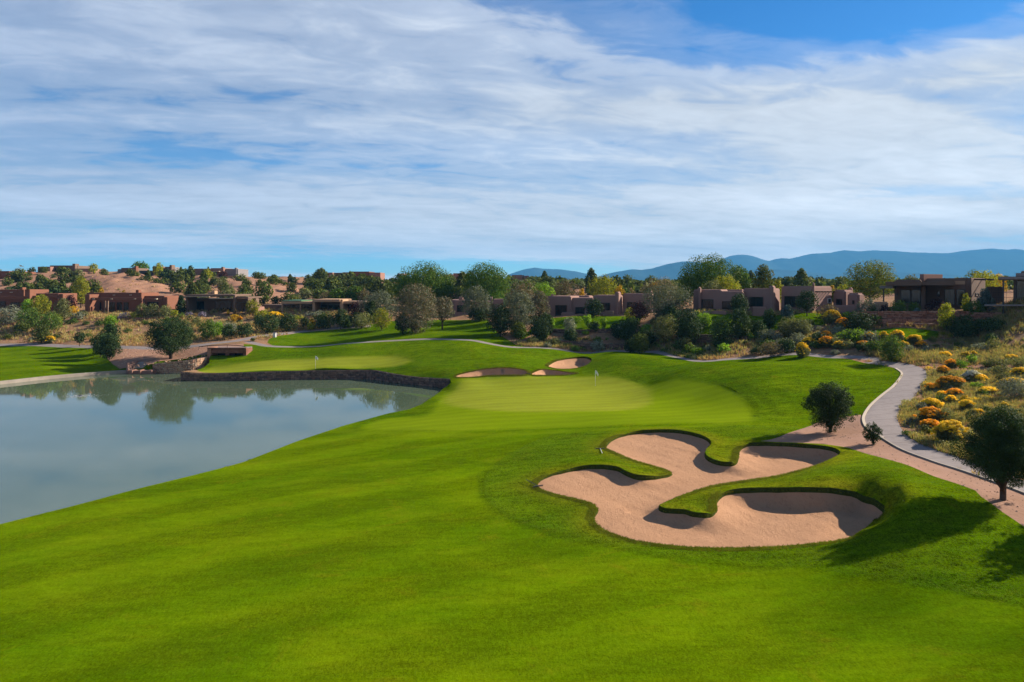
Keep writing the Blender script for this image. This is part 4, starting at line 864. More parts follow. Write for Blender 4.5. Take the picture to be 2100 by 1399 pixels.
for k, (dy, t0, t1, lab) in enumerate(((0, 638.5, 654, 'highest tier of the red stone terrace walls'), (-1.6, 654.5, 662.5, 'middle tier of the red stone terrace walls'), (-3.0, 663.5, 671.5, 'lowest tier of the red stone terrace walls, beside shaded grass'))):
    l2 = [(x, y + dy) for x, y in ln][(1 if k == 2 else 0):]
    stone_wall('terrace_wall', lab, l2, [zpy(t0, y) for x, y in l2], [min(zpy(t1, y) - .4, gz(x, y) - .3) for x, y in l2], M['stone_red'], 1.0, .24, 1, seed=10 + k)
l2 = [at(px, Y) for px, Y in ((1988, 105.5), (2030, 103.5), (2070, 101.5), (2110, 100), (2180, 99))]
stone_wall('terrace_wall', 'red stone terrace wall under the glass pavilion at the right edge', l2, [zpy(641, y) for x, y in l2], [zpy(662, y) for x, y in l2], M['stone_red'], 1, .24, 1, seed=21)
l2 = [at(px, Y) for px, Y in ((1945, 107), (1970, 105.8), (1989, 105.4))]
stone_wall('terrace_wall', 'short dark red stone wall behind the yellow green sapling', l2, [zpy(638.5, y) for x, y in l2], [zpy(657, y) for x, y in l2], M['stone_red'], 1, .24, 1, seed=22)
l2 = G_([(228, 655), (260, 656), (300, 655), (347, 653)]); stone_wall('garden_wall', 'low red stone wall edging the garden of the long red house', l2, [gz(*p) + .55 for p in l2], [gz(*p) - .5 for p in l2], M['stone_red'], .5, .22, 1, seed=23)
l2 = G_([(148, 652), (180, 655), (214, 657)]); stone_wall('garden_wall', 'rusty stone edging below the shrubs left of the red house garden', l2, [gz(*p) + .4 for p in l2], [gz(*p) - .5 for p in l2], M['stone_red'], .5, .2, 1, seed=24)
l2 = G_([(-30, 668), (0, 668), (31, 669)]); stone_wall('garden_wall', 'low red stone wall at the left edge below grey bushes', l2, [gz(*p) + .6 for p in l2], [gz(*p) - .5 for p in l2], M['stone_red'], .5, .2, 1, seed=25)
l2 = G_([(1130, 681), (1180, 684), (1240, 683), (1280, 681)]); stone_wall('garden_wall', 'dark stone wall edging the lawn under the clipped shrubs', l2, [gz(*p) + .7 for p in l2], [gz(*p) - .5 for p in l2], M['stone'], .5, .2, 1, seed=26)
l2 = G_([(1130, 706), (1180, 711), (1240, 715), (1290, 715)]); stone_wall('garden_wall', 'long low rock wall along the back of the cart path', l2, [gz(*p) + .9 for p in l2], [gz(*p) - .5 for p in l2], M['stone'], .5, .25, 1, seed=27)
l2 = G_([(1420, 697), (1480, 700), (1532, 701)]); stone_wall('garden_wall', 'broken rock ledge in the shade below the silver shrubs', l2, [gz(*p) + .9 for p in l2], [gz(*p) - .5 for p in l2], M['stone'], .5, .25, 1, seed=28)
# concrete kerb along the left lawn
def strip(name, label, cat, ln, wd, h, mt, z=None, kind=None):
    mb = MB(); ln = [Vector(p) for p in smooth_ring(ln, 4, False)]
    vs = []; fs = []
    for i, p in enumerate(ln):
        d = (ln[min(i+1, len(ln)-1)] - ln[max(i-1, 0)]).normalized(); n = Vector((-d.y, d.x)) * wd / 2
        zz = z if z is not None else gz(p.x, p.y, False)
        for q in (p + n, p - n): vs += [(q.x, q.y, zz - .3), (q.x, q.y, zz + h)]
    for i in range(len(ln) - 1):
        a = i * 4; b_ = a + 4; fs += [(a+1, a+3, b_+3, b_+1), (a, a+1, b_+1, b_), (a+3, a+2, b_+2, b_+3)]
    mb.add(vs, fs); o = mb.build(name, mt); tag(o, label, cat, kind=kind); return o
strip('pond_kerb', 'pale concrete kerb curving along the far left lawn edge', 'kerb', [water(*p) for p in ((-350, 824), (-200, 809), (0, 788.5), (100, 777.5), (200, 769), (262, 765))], .5, .5, M['concrete'], 0.0)
strip('path_kerb', 'thin pale kerb on the inner edge of the curving path', 'kerb', [(p[0], p[1]) for p in G_([(1812, 899), (1780, 880), (1771, 864), (1773, 850), (1785, 832), (1807, 812), (1831, 793), (1846, 775), (1849, 765), (1837, 756)])], .22, .07, M['cream'])
strip('path_kerb', 'thin shadowed kerb between the bare dirt and the path', 'kerb', G_([(1790, 888), (1812, 901), (1854, 925), (1914, 947.5), (1980, 968.5), (2100, 1012.5), (2200, 1053)]), .16, .09, M['concrete'])
# culvert under the path
x0, y0 = at(466, 122.4); b = Bld('culvert_bridge', 'red stone culvert with two dark openings carrying the path', 'bridge', 466, 122.4)
def cb(nm, p0, p1, t0, t1, Y, dp, mt): return b.front(nm, mt, p0, p1, t0, Y, dp, t1, 0.03)
M['culv'] = mat('culvert_stone', (0.22, 0.10, 0.07), 0.95, 0.1, var=0.4, vscale=1.5, bump=.05, bscale=4); M['dark'] = mat('shade_dark_concrete', (0.03, 0.025, 0.022), 0.95, 0.1)  # back wall near black: shade of the culvert openings put into its colour
cb('lintel', 431, 500, 715.5, 724.5, 122.3, .6, M['culv']); cb('coping', 426, 504, 713.4, 715.4, 122.1, .8, M['culv']); cb('pier', 425, 432, 714, 748, 122.15, 3, M['stone_tan'])
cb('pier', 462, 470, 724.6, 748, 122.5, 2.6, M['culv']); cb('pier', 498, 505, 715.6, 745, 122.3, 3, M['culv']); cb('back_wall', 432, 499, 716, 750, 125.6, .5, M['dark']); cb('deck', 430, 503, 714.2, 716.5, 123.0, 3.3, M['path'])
mb = MB(); pts = [Vector(W(px, py, 122.4)) - b.o for px, py in ((408, 711.5), (425, 709.3), (445, 708.2), (466, 707.6), (487, 708.4), (503, 711))]
mb.tube(pts, .07, 6); mb.build('railing', M['metal'], b.root)
for k in (0, 1, 3, 5): mb = MB(); mb.tube([pts[k], pts[k] + Vector((0, 0, -.55))], .04, 5); mb.build('railing_post', M['metal'], b.root)
# stones at the spillway
b = Bld('spillway_sill', 'pale concrete sill blocks with notches at the pond inlet', 'sill', 288, 117.4)
for p0, p1 in ((263, 271), (283, 288), (303, 311)): b.front('block', M['adobe'], p0, p1, 759.5, 116.9, 1.6, 770, .04)
b.front('slab', M['adobe'], 262, 314, 760.5, 117.2, 1.2, 770, .04); b.front('side_wall', M['adobe2'], 258.5, 262, 744, 118, 6, 768, .04); b.front('side_wall', M['adobe2'], 296, 300, 746, 120, 5, 768, .04)

# ------------------------------------------------------------------ course furniture
def flag(px, py, lean, label):
    x, y = G(px, py, 80); z = landz(x, y) + .02; r = empty('flagstick', (x, y, z)); tag(r, label, 'flagstick')
    mb = MB(); mb.tube([(0, 0, 0), (0, 0, 2.15)], 0.022, 8); mb.build('pole', M['white'], r, smooth=True)
    n = 8; vs = []; fs = []
    for i in range(n):
        t_ = i / (n - 1)
        for j in range(6):
            s_ = j / 5; vs.append((0.03 + t_ * .36 + .02*math.sin(s_*5), .07 * math.sin(t_ * 7 + s_ * 2) * t_, 2.12 - s_ * .42 - t_ * t_ * .34 * lean - .04*t_))
    for i in range(n - 1):
        for j in range(5): fs.append((i*6+j, i*6+j+1, (i+1)*6+j+1, (i+1)*6+j))
    mb = MB(); mb.add(vs, fs); o = mb.build('flag', M['white'], r, smooth=True); sm_ = o.modifiers.new('thickness', 'SOLIDIFY'); sm_.thickness = .01
    mb = MB(); mb.tube([(0, 0, -.01), (0, 0, .012)], .055, 12); mb.build('cup_rim', M['white'], r)
    return r
flag(647, 757, .9, 'white flag on its pole on the left green above the stone wall'); flag(1221, 791, 1.3, 'white drooping flag on its pole at the back of the right green')
def rake(px, py, ang, L, label, hm='metal'):
    x, y = G(px, py); z = landz(x, y) + .06; r = empty('bunker_rake', (x, y, z), ang); tag(r, label, 'rake')
    mb = MB(); mb.tube([(0, 0, 0.02), (L, 0, .05)], .022, 6); mb.build('handle', M[hm], r)
    mb = MB(); mb.box(-.05, .02, -.38, .38, 0, .05)
    for k in range(11): mb.box(-.035, -.005, -.36 + k*.071, -.345 + k*.071, -.06, 0.0)
    mb.build('head', M['metal'], r)
rake(1231, 922, R(-92), 1.7, 'rake lying on the grass above the leftmost bunker lobe, handle towards the camera', 'white'); rake(1103, 999, R(118), 1.6, 'dark rake lying at the left tip of the big bunker'); rake(1083, 767, R(70), 1.8, 'pale handled rake lying between the two small bunkers', 'white')
x, y = G(562, 692, 100); b = Bld('litter_bin', 'small pale grey bin standing where the cart paths meet', 'bin', 562, y)
b.front('body', M['white'], 559.5, 565, 683.2, y, .5, 692, .03); b.front('lid', M['grey'], 559, 565.6, 682, y - .05, .6, 683.1, .03)
# loose stones on bare ground
rr = random.Random(8); mb = MB()
def pebble(x, y, z, s):
    v = [(x + math.cos(a) * s * rr.uniform(.7, 1.1), y + math.sin(a) * s * rr.uniform(.6, 1), z - s * .2) for a in (0, 1.3, 2.5, 3.8, 5.0)] + [(x, y, z + s * rr.uniform(.3, .6))]
    mb.add(v, [(0,1,5), (1,2,5), (2,3,5), (3,4,5), (4,0,5)])
k = 0
while k < 2600:
    px = rr.uniform(1560, 2250); Y = rr.uniform(36, 100); x, y = at(px, Y); q = [(x, y)]
    if (inpoly(q, DIRT0)[0] and rr.random() < .7) or not (inpoly(q, LAWN0)[0] or inpoly(q, PATH0)[0] or inpoly(q, PATH1)[0] or inpoly(q, LAWN4)[0]): pebble(x, y, gz(x, y, not inpoly(q, DIRT0)[0]), rr.uniform(.03, .11)); k += 1
    if k % 5 == 0:
        x, y = at(rr.uniform(236, 420), rr.uniform(119, 133))
        if inpoly([(x, y)], DIRT1)[0]: pebble(x, y, gz(x, y, False), rr.uniform(.08, .25)); k += 1
o = mb.build('loose_stones', M['stone_tan']); tag(o, 'small loose stones strewn over the bare ground and field', 'stones', kind='stuff')
# pond aerator: a low boil of foam
r = empty('pond_fountain', (*water(165, 812), 0)); tag(r, 'low white bubbling fountain on the left side of the pond', 'fountain')
rr = random.Random(5); mb = MB()
for k in range(420):
    a = rr.random() * 6.283; d = abs(rr.gauss(0, 1)) * 2.1; x = math.cos(a)*d*1.15; y = math.sin(a)*d*.9; s_ = rr.uniform(.01, .035) * (1.3 - min(1, d/4))
    mb.add([(x-s_*2, y-s_, .012), (x+s_*2, y-s_*.6, .012), (x+s_*1.4, y+s_, .012), (x-s_, y+s_*.7, .012), (x, y, .012 + s_*.8)], [(0,1,4), (1,2,4), (2,3,4), (3,0,4)])
mb.build('foam', M['white'], r)['kind'] = 'stuff'
mb = MB(); mb.tube([(0, 0, -.3), (0, 0, .1)], .25, 10); mb.build('nozzle', M['metal'], r)

# ------------------------------------------------------------------ far mountains
M['rock'] = mat('mountain_rock', (0.035, 0.055, 0.05), 1.0, 0.0, var=0.35, vscale=0.004, space='Pos')
def mountain(name, label, Y, prof, depth, seed):
    pr_ = np.array(prof, float); xs = np.linspace(pr_[0, 0], pr_[-1, 0], 360); top = np.interp(xs, pr_[:, 0], pr_[:, 1])
    k = np.ones(3) / 3; top = np.convolve(np.pad(top, 1, 'edge'), k, 'valid')
    rg = np.random.default_rng(seed); rows = 46; V = []
    wv = sum(np.sin(xs * f + rg.uniform(0, 6)) * a for f, a in ((.05, .4), (.13, .35), (.31, .25)))
    for j in range(rows):
        t_ = j / (rows - 1) * 2 - 1                        # -1 front foot, 0 crest, 1 back foot
        yy = Y + t_ * depth; h = 1 - abs(t_)
        spur = np.sin(xs * .11 + 2.2*np.sin(xs*.023) + t_ * 3) * .5 + np.sin(xs * .23 + t_ * 5 + 1) * .3 + np.sin(xs*.49 + 2 + t_*4)*.2
        z = CAM_H + (HOR - top + wv * .5 * (h > .9)) / FPX * Y; zz = 5 + (z - 5) * np.clip(h ** 1.15 + spur * .045 * h * (1 - h) * 2, 0, 1)
        V.append(np.column_stack(((xs - 1050) / FPX * Y, np.full_like(xs, yy) + spur * depth * .03 * (1 - h), zz)))
    V = np.vstack(V); n = len(xs); F_ = [(j*n+i, j*n+i+1, (j+1)*n+i+1, (j+1)*n+i) for j in range(rows-1) for i in range(n-1)]
    o = link(name, mesh_np(name, V, np.array(F_)), M['rock'], smooth=True); tag(o, label, 'mountain', kind='structure')
mountain('mountains', 'long blue mountain range on the horizon at right', 9000, [(1280, 590), (1330, 578), (1380, 562), (1420, 551), (1460, 545), (1480, 531), (1500, 523), (1520, 520.5), (1540, 523), (1560, 530), (1575, 534.5), (1600, 528), (1620, 529.5), (1640, 525), (1665, 518.5),
    (1700, 517), (1727, 511.5), (1760, 514), (1790, 512), (1830, 513), (1870, 516.5), (1900, 517), (1940, 518), (1975, 513), (2030, 508), (2060, 510), (2085, 509), (2120, 517), (2200, 512), (2300, 520), (2500, 545), (2700, 590)], 1500, 2)
mountain('mountains', 'nearer lower blue ridge dipping towards the middle of the horizon', 7000, [(1170, 592), (1215, 570), (1250, 560), (1280, 554), (1296, 551.5), (1312, 553), (1340, 549), (1370, 540), (1400, 535), (1440, 537), (1480, 545), (1520, 553), (1600, 552), (1700, 562), (1850, 558), (2000, 565), (2200, 560), (2500, 592)], 900, 3)
mountain('mountains', 'isolated low blue mountain left of the range', 8000, [(1010, 592), (1045, 562), (1075, 551.5), (1095, 548), (1115, 550), (1150, 552), (1180, 556), (1210, 563), (1240, 572), (1290, 592)], 1000, 4)
mountain('far_ridge', 'faint blue green ridge just showing behind the left hills', 6000, [(480, 592), (540, 566), (590, 566.5), (640, 569), (700, 578), (780, 592)], 600, 5)

# ------------------------------------------------------------------ vegetation
L = {}
L['juniper'] = leaf_mat('juniper_leaves', [(0.022, 0.045, 0.014), (0.035, 0.065, 0.017), (0.055, 0.085, 0.02), (0.03, 0.055, 0.022)], 0.15)
L['hill'] = leaf_mat('hill_juniper_leaves', [(0.05, 0.075, 0.014), (0.075, 0.105, 0.016), (0.12, 0.135, 0.02), (0.055, 0.08, 0.018)], 0.2)
L['cotton'] = leaf_mat('cottonwood_leaves', [(0.03, 0.085, 0.006), (0.055, 0.13, 0.008), (0.10, 0.17, 0.010), (0.15, 0.185, 0.012)], 0.2, .85)
L['ash'] = leaf_mat('ash_leaves', [(0.045, 0.085, 0.015), (0.08, 0.13, 0.018), (0.14, 0.16, 0.02), (0.19, 0.15, 0.02)], 0.3)
L['olive'] = leaf_mat('silver_leaves', [(0.14, 0.17, 0.11), (0.20, 0.22, 0.15), (0.12, 0.14, 0.085), (0.24, 0.24, 0.16)], 0.2, .66)
L['tanleaf'] = leaf_mat('fading_leaves', [(0.22, 0.16, 0.09), (0.28, 0.20, 0.12), (0.16, 0.13, 0.07), (0.24, 0.21, 0.10)], 0.2, .7)
L['mixed'] = leaf_mat('silver_and_russet_leaves', [(0.15, 0.17, 0.11), (0.20, 0.20, 0.13), (0.26, 0.17, 0.10), (0.13, 0.14, 0.08)], 0.2, .66)
L['gold'] = leaf_mat('golden_leaves', [(0.42, 0.24, 0.015), (0.5, 0.30, 0.02), (0.36, 0.27, 0.02)], 0.3)
L['yellow'] = leaf_mat('yellow_green_leaves', [(0.22, 0.26, 0.02), (0.32, 0.30, 0.02), (0.14, 0.20, 0.018), (0.38, 0.30, 0.02)], 0.35)
L['bright'] = leaf_mat('bright_green_leaves', [(0.09, 0.20, 0.018), (0.15, 0.26, 0.02), (0.20, 0.26, 0.025)], 0.35, 1.0)
L['bush'] = leaf_mat('bush_leaves', [(0.05, 0.10, 0.018), (0.08, 0.14, 0.02), (0.12, 0.15, 0.025)], 0.25)
L['sage'] = leaf_mat('sage_leaves', [(0.20, 0.22, 0.16), (0.26, 0.27, 0.20), (0.15, 0.17, 0.11)], 0.2)
L['oliveg'] = leaf_mat('olive_green_leaves', [(0.14, 0.16, 0.06), (0.19, 0.20, 0.07), (0.10, 0.12, 0.045), (0.22, 0.19, 0.09)], 0.25)
L['purple'] = leaf_mat('purple_leaves', [(0.05, 0.02, 0.025), (0.08, 0.03, 0.03), (0.04, 0.02, 0.02)], 0.15)
L['lavender'] = leaf_mat('lavender_flowers', [(0.22, 0.18, 0.30), (0.28, 0.24, 0.34), (0.16, 0.17, 0.18)], 0.2)
L['blue'] = leaf_mat('blue_needles', [(0.10, 0.15, 0.13), (0.14, 0.19, 0.17), (0.07, 0.11, 0.09)], 0.15)
L['orangef'] = leaf_mat('orange_flowers', [(0.52, 0.22, 0.008), (0.62, 0.30, 0.01), (0.45, 0.17, 0.008), (0.64, 0.37, 0.015)], 0.25, 1.45)
L['goldf'] = leaf_mat('gold_flowers', [(0.55, 0.34, 0.012), (0.62, 0.43, 0.02), (0.5, 0.29, 0.01), (0.5, 0.42, 0.03)], 0.25, 1.5)
L['whitef'] = leaf_mat('white_flowers', [(0.6, 0.58, 0.48), (0.5, 0.47, 0.36), (0.66, 0.64, 0.55)], 0.2)
L['straw'] = leaf_mat('dry_grass_blades', [(0.30, 0.19, 0.09), (0.38, 0.27, 0.13), (0.24, 0.15, 0.07), (0.34, 0.17, 0.10)], 0.3, 1.25)
L['scrubby'] = leaf_mat('olive_scrub_blades', [(0.17, 0.17, 0.06), (0.24, 0.22, 0.08), (0.30, 0.23, 0.10), (0.12, 0.14, 0.05)], 0.3, 1.3)
L['turfb'] = leaf_mat('turf_blades', [(0.10, 0.20, 0.015), (0.15, 0.24, 0.02), (0.19, 0.23, 0.035)], 0.3)
L['turfd'] = leaf_mat('lip_grass_blades', [(0.10, 0.15, 0.010), (0.17, 0.19, 0.015), (0.24, 0.19, 0.03)], 0.4)
M['bark'] = mat('brown_bark', (0.10, 0.07, 0.05), 0.95, 0.1, var=0.3, vscale=4, bump=.03, bscale=8)
M['barkd'] = mat('dark_bark', (0.05, 0.035, 0.027), 0.95, 0.1, var=0.3, vscale=4, bump=.03, bscale=8)

def leaves(cent, rad, n, ll, lw, rg, shell=0.68, up=0.2, droop=0.0):
    """diamond leaves spread through balls: cent (k,3), rad (k,3)"""
    cent = np.asarray(cent, float); rad = np.asarray(rad, float)
    if rad.ndim == 1: rad = np.repeat(rad[:, None], 3, 1)
    wgt = (rad[:, 0] * rad[:, 1] + rad[:, 0] * rad[:, 2]); wgt /= wgt.sum()
    k = rg.choice(len(cent), n, p=wgt)
    d = rg.normal(size=(n, 3)); d /= np.linalg.norm(d, axis=1)[:, None]
    r = shell + (1 - shell) * rg.random(n) ** 0.7; r += rg.normal(0, 0.07, n)
    p = cent[k] + d * rad[k] * r[:, None]
    nn = d + rg.normal(0, 0.48, (n, 3)); nn[:, 2] += up; nn /= np.linalg.norm(nn, axis=1)[:, None]
    a = np.cross(nn, rg.normal(size=(n, 3))); a /= np.linalg.norm(a, axis=1)[:, None] + 1e-9
    a[:, 2] += droop; b = np.cross(nn, a)
    s = rg.uniform(0.6, 1.35, n)[:, None]
    V = np.empty((n, 4, 3)); V[:, 0] = p - a * ll * s * .5; V[:, 1] = p + b * lw * s * .5 + a*ll*s*.08; V[:, 2] = p + a * ll * s * .5; V[:, 3] = p - b * lw * s * .5 + a*ll*s*.08
    return V.reshape(-1, 3), np.arange(n * 4).reshape(n, 4)

SP = {   # leaf material, bark, crown bottom, lobes, lobe radius, cover, leaf stretch, top taper
 'juniper': ('juniper', 'barkd', .03, 22, .42, 4.2, 1.9, .15), 'pinon': ('juniper', 'bark', .20, 20, .40, 4.0, 1.9, .3), 'conifer': ('juniper', 'barkd', .06, 26, .34, 4.0, 2.0, .75),
 'hill': ('hill', 'barkd', .05, 16, .45, 3.8, 1.8, .2), 'hillcone': ('hill', 'barkd', .05, 18, .36, 3.8, 1.8, .7),
 'cotton': ('cotton', 'bark', .03, 34, .40, 5.2, 1.4, .12), 'ash': ('ash', 'bark', .15, 26, .34, 3.6, 1.4, .2), 'olive': ('olive', 'barkd', .02, 30, .36, 3.2, 2.6, .2), 'mixed': ('mixed', 'barkd', .03, 30, .33, 3.2, 2.4, .3),
 'tan': ('tanleaf', 'barkd', .15, 26, .34, 2.2, 2.4, .2), 'gold': ('gold', 'bark', .12, 16, .38, 3.2, 1.5, .35), 'yellow': ('yellow', 'bark', .1, 20, .36, 3.2, 1.5, .3), 'bright': ('bright', 'bark', .06, 16, .42, 3.8, 1.6, .1),
 'bush': ('bush', 'bark', .0, 16, .44, 3.6, 1.6, .1), 'sage': ('sage', 'barkd', .0, 16, .42, 3.2, 2.4, .1), 'oliveg': ('oliveg', 'barkd', .0, 16, .42, 3.0, 2.6, .15), 'purple': ('purple', 'barkd', .1, 16, .4, 3.6, 1.6, .15),
 'lavender': ('lavender', 'bark', .0, 10, .42, 3.2, 3.0, .1), 'blue': ('blue', 'barkd', .03, 20, .34, 3.8, 2.0, .7), 'vase': ('bright', 'bark', .05, 14, .38, 3.8, 1.6, -.6), 'bare': ('tanleaf', 'barkd', .1, 18, .3, .5, 2.6, .4)}
def crown_lobes(w, h, cb, nl, lr, taper, rg, d=None):
    d = d or w
    ce = []; ra = []
    zc = h * (1 + cb) / 2; hh = h * (1 - cb) / 2
    ga = 2.399963
    for i in range(nl):
        t = (i + .5) / nl; cz = 1 - 2 * t; rr = math.sqrt(max(0, 1 - cz * cz)); a = i * ga + rg.uniform(-.4, .4)
        q = rg.uniform(.55, .78)
        tp = 1 - taper * (cz + 1) / 2 if taper >= 0 else 1 + taper * (1 - cz) / 2
        r_ = lr * rg.uniform(.75, 1.2)
        x = math.cos(a) * rr * q * w / 2 * tp; y = math.sin(a) * rr * q * d / 2 * tp; z = zc + cz * hh * (1 - r_ * .75)
        ce.append((x, y, z)); rl = r_ * min(w, d) / 2 * (1 - max(0, taper) * (cz + 1) / 2 * .55)
        ra.append((rl, rl, min(rl, hh * .6 * rg.uniform(.7, 1))))
    ce.append((0, 0, zc)); ra.append((w * .3 * (1 - max(taper, 0) * .4), d * .3 * (1 - max(taper, 0) * .4), hh * .72))
    return np.array(ce), np.array(ra)
def crown_mesh(sp, w, h, leaf, rg, d=None, lobes=None, nmax=26000, k=1.0):
    lm, bk, cb, nl, lr, cover, st, tp = SP[sp]
    ce, ra = lobes if lobes is not None else crown_lobes(w, h, cb, nl, lr, tp, rg, d)
    ll = leaf * math.sqrt(st); lw = leaf / math.sqrt(st) * 1.1
    n = int(min(nmax, cover * k * math.pi * w * h * (1 - cb) / 4 / (ll * lw * .5)))
    V, F_ = leaves(ce, ra, max(n, 60), ll, lw, rg)
    return mesh_np('crown', V, F_), ce
def trunk_mesh(ce, w, h, cb, rg, thick=None, base=0.0, lean=(0, 0)):
    mb = MB(); r0 = thick or max(.05, h * .022)
    zt = h * (cb + .45 * (1 - cb)); pts = [(lean[0]*0, 0, -.3 - base), (lean[0]*.1, lean[1]*.1, h * cb * .5), (lean[0]*.6, lean[1]*.6, h * (cb + .12)), (lean[0], lean[1], zt)]
    mb.tube(pts, [r0 * 1.35, r0, r0 * .85, r0 * .35], 7)
    order = sorted(range(len(ce) - 1), key=lambda i: ce[i][2])
    for i in order[:9]:
        c = ce[i]; s = max(h * .05, min(h * cb * .9 + .05 * h, c[2] * .5)); mb.tube([(0, 0, s), (c[0]*.45, c[1]*.45, s + (c[2]-s)*.45), tuple(c)], [r0 * .5, r0 * .35, r0 * .12], 5)
    return mb
def plant(sp, px, base, top, wpx, label, cat=None, name=None, Y=None, seed=None, depth=None, group=None, leaf=None, cover=1.0, mat_=None, thick=None, cb=None, y0=10, lean=(0, 0)):
    rg = np.random.default_rng(seed if seed is not None else int(px * 7 + top * 13) % 99991)
    if Y is None: x, y = G(px, base, y0)
    else: x, y = at(px, Y)
    z = gz(x, y, False) - .05
    h = (zpy(top, y) - z) * 1.04; w_ = wpx / FPX * y * (1.28 if sp in ('olive', 'mixed', 'tan') else 1.16 if sp == 'cotton' else 1.12)
    if h < .25: h = .25
    root = empty(name or {'bush': 'bush', 'sage': 'shrub', 'oliveg': 'shrub', 'lavender': 'shrub', 'bright': 'bush', 'vase': 'bush'}.get(sp, 'tree'), (x, y, z))
    tag(root, label, cat or ('shrub' if root.name.split('.')[0] in ('bush', 'shrub') else 'tree'), group)
    lf = leaf or max(.05, y * .00155)
    S = list(SP[sp])
    if cb is not None: S[2] = cb
    SP['_t'] = tuple(S)
    me, ce = crown_mesh('_t', w_, h, lf, rg, d=(depth * w_ if depth else None), k=cover)
    link('crown', me, L[mat_ or S[0]], root)
    if h > 1.0 or S[2] > 0.05: trunk_mesh(ce, w_, h, S[2], rg, thick, lean=lean).build('trunk', M[S[1]], root, smooth=True)
    else:
        mb = MB()
        for k in range(5):
            a = k * 1.256 + rg.random(); mb.tube([(0, 0, -.1), (math.cos(a)*w_*.18, math.sin(a)*w_*.18, h*.35), (math.cos(a)*w_*.3, math.sin(a)*w_*.3, h*.6)], [.03, .02, .01], 4)
        mb.build('stem', M[S[1]], root)
    return root

# --- nearest trees
def near_tree(px, base, w_, h, label, seed, leaf, cb=.2, lobes=34, lr=.36, taper=.3, thick=.16, spread=None, Y=None, loc=None, n=30000, bark='bark'):
    rg = np.random.default_rng(seed); x, y = loc or G(px, base); z = gz(x, y, False) - .05
    root = empty('juniper_tree', (x, y, z)); tag(root, label, 'tree')
    ce, ra = crown_lobes(w_, h, cb, lobes, lr, taper, rg)
    ra *= rg.uniform(.55, 1.2, (len(ra), 1)); ce[:-1, :2] *= rg.uniform(.8, 1.15, (len(ce) - 1, 1))
    # small sprays break the outline
    d = rg.normal(size=(150, 3)); d /= np.linalg.norm(d, axis=1)[:, None]; kk = rg.integers(0, len(ce) - 1, 150)
    ce2 = ce[kk] + d * ra[kk] * rg.uniform(.9, 1.35, (150, 1)); r2 = rg.uniform(.05, .17, 150) * w_ / 2; ok = (ce2[:, 2] > h * cb * .6) & (ce2[:, 2] < h*1.02)
    C3 = np.vstack((ce, ce2[ok])); R3 = np.vstack((ra, np.column_stack((r2, r2, r2 * .8))[ok]))
    V, F_ = leaves(C3, R3, n, leaf * 1.5, leaf * .75, rg, shell=.5)
    link('crown', mesh_np('crown', V, F_), L['juniper'], root)
    mb = MB(); pts = [(0, 0, -.3), (.02, 0, .1), (.05, .03, h * cb), (-.05, 0, h * .5), (0, 0, h * .8)]
    mb.tube(pts, [thick * 1.5, thick * 1.1, thick, thick * .7, thick * .2], 9)
    o = mb.build('trunk', M[bark], root, smooth=True)
    lm = MB()
    for i in sorted(range(len(ce) - 1), key=lambda i: ce[i][2])[:16]:
        c = ce[i]; s = h * cb * rg.uniform(.25, .95)
        lm.tube([(0, 0, s), (c[0]*.5, c[1]*.5, s + (c[2] - s)*.55 + .05), tuple(c * .98)], [thick * .35, thick * .25, thick * .08], 6)
    lm.build('limb', M[bark], root, smooth=True)
    return root
near_tree(2056, 1025, 4.7, 5.15, 'dark juniper with spreading bare limbs nearest the camera, on dirt at the right edge', 41, .055, cb=.22, thick=.15, n=72000, taper=.3, lobes=46)
near_tree(1702, 887, 4.3, 4.15, 'round dark piñon standing alone on the dirt beside the green lawn', 42, .07, cb=.12, thick=.13, n=30000, taper=.12)
near_tree(1790, 911, 1.5, 1.75, 'small scruffy juniper sapling by the kerb of the path', 43, .06, cb=.06, lobes=16, thick=.05, n=4200, taper=.2)
near_tree(0, 0, 5.2, 5.5, 'juniper just past the right edge, its shadow falling on the near rough', 44, .12, cb=.2, n=14000, loc=(34.2, 36.2), thick=.16)
near_tree(350, 736, 9.6, 7.3, 'large dark juniper with a leaning trunk above the curved stone wall', 45, .15, cb=.2, lobes=44, lr=.32, thick=.28, n=24000, taper=.12, bark='barkd')
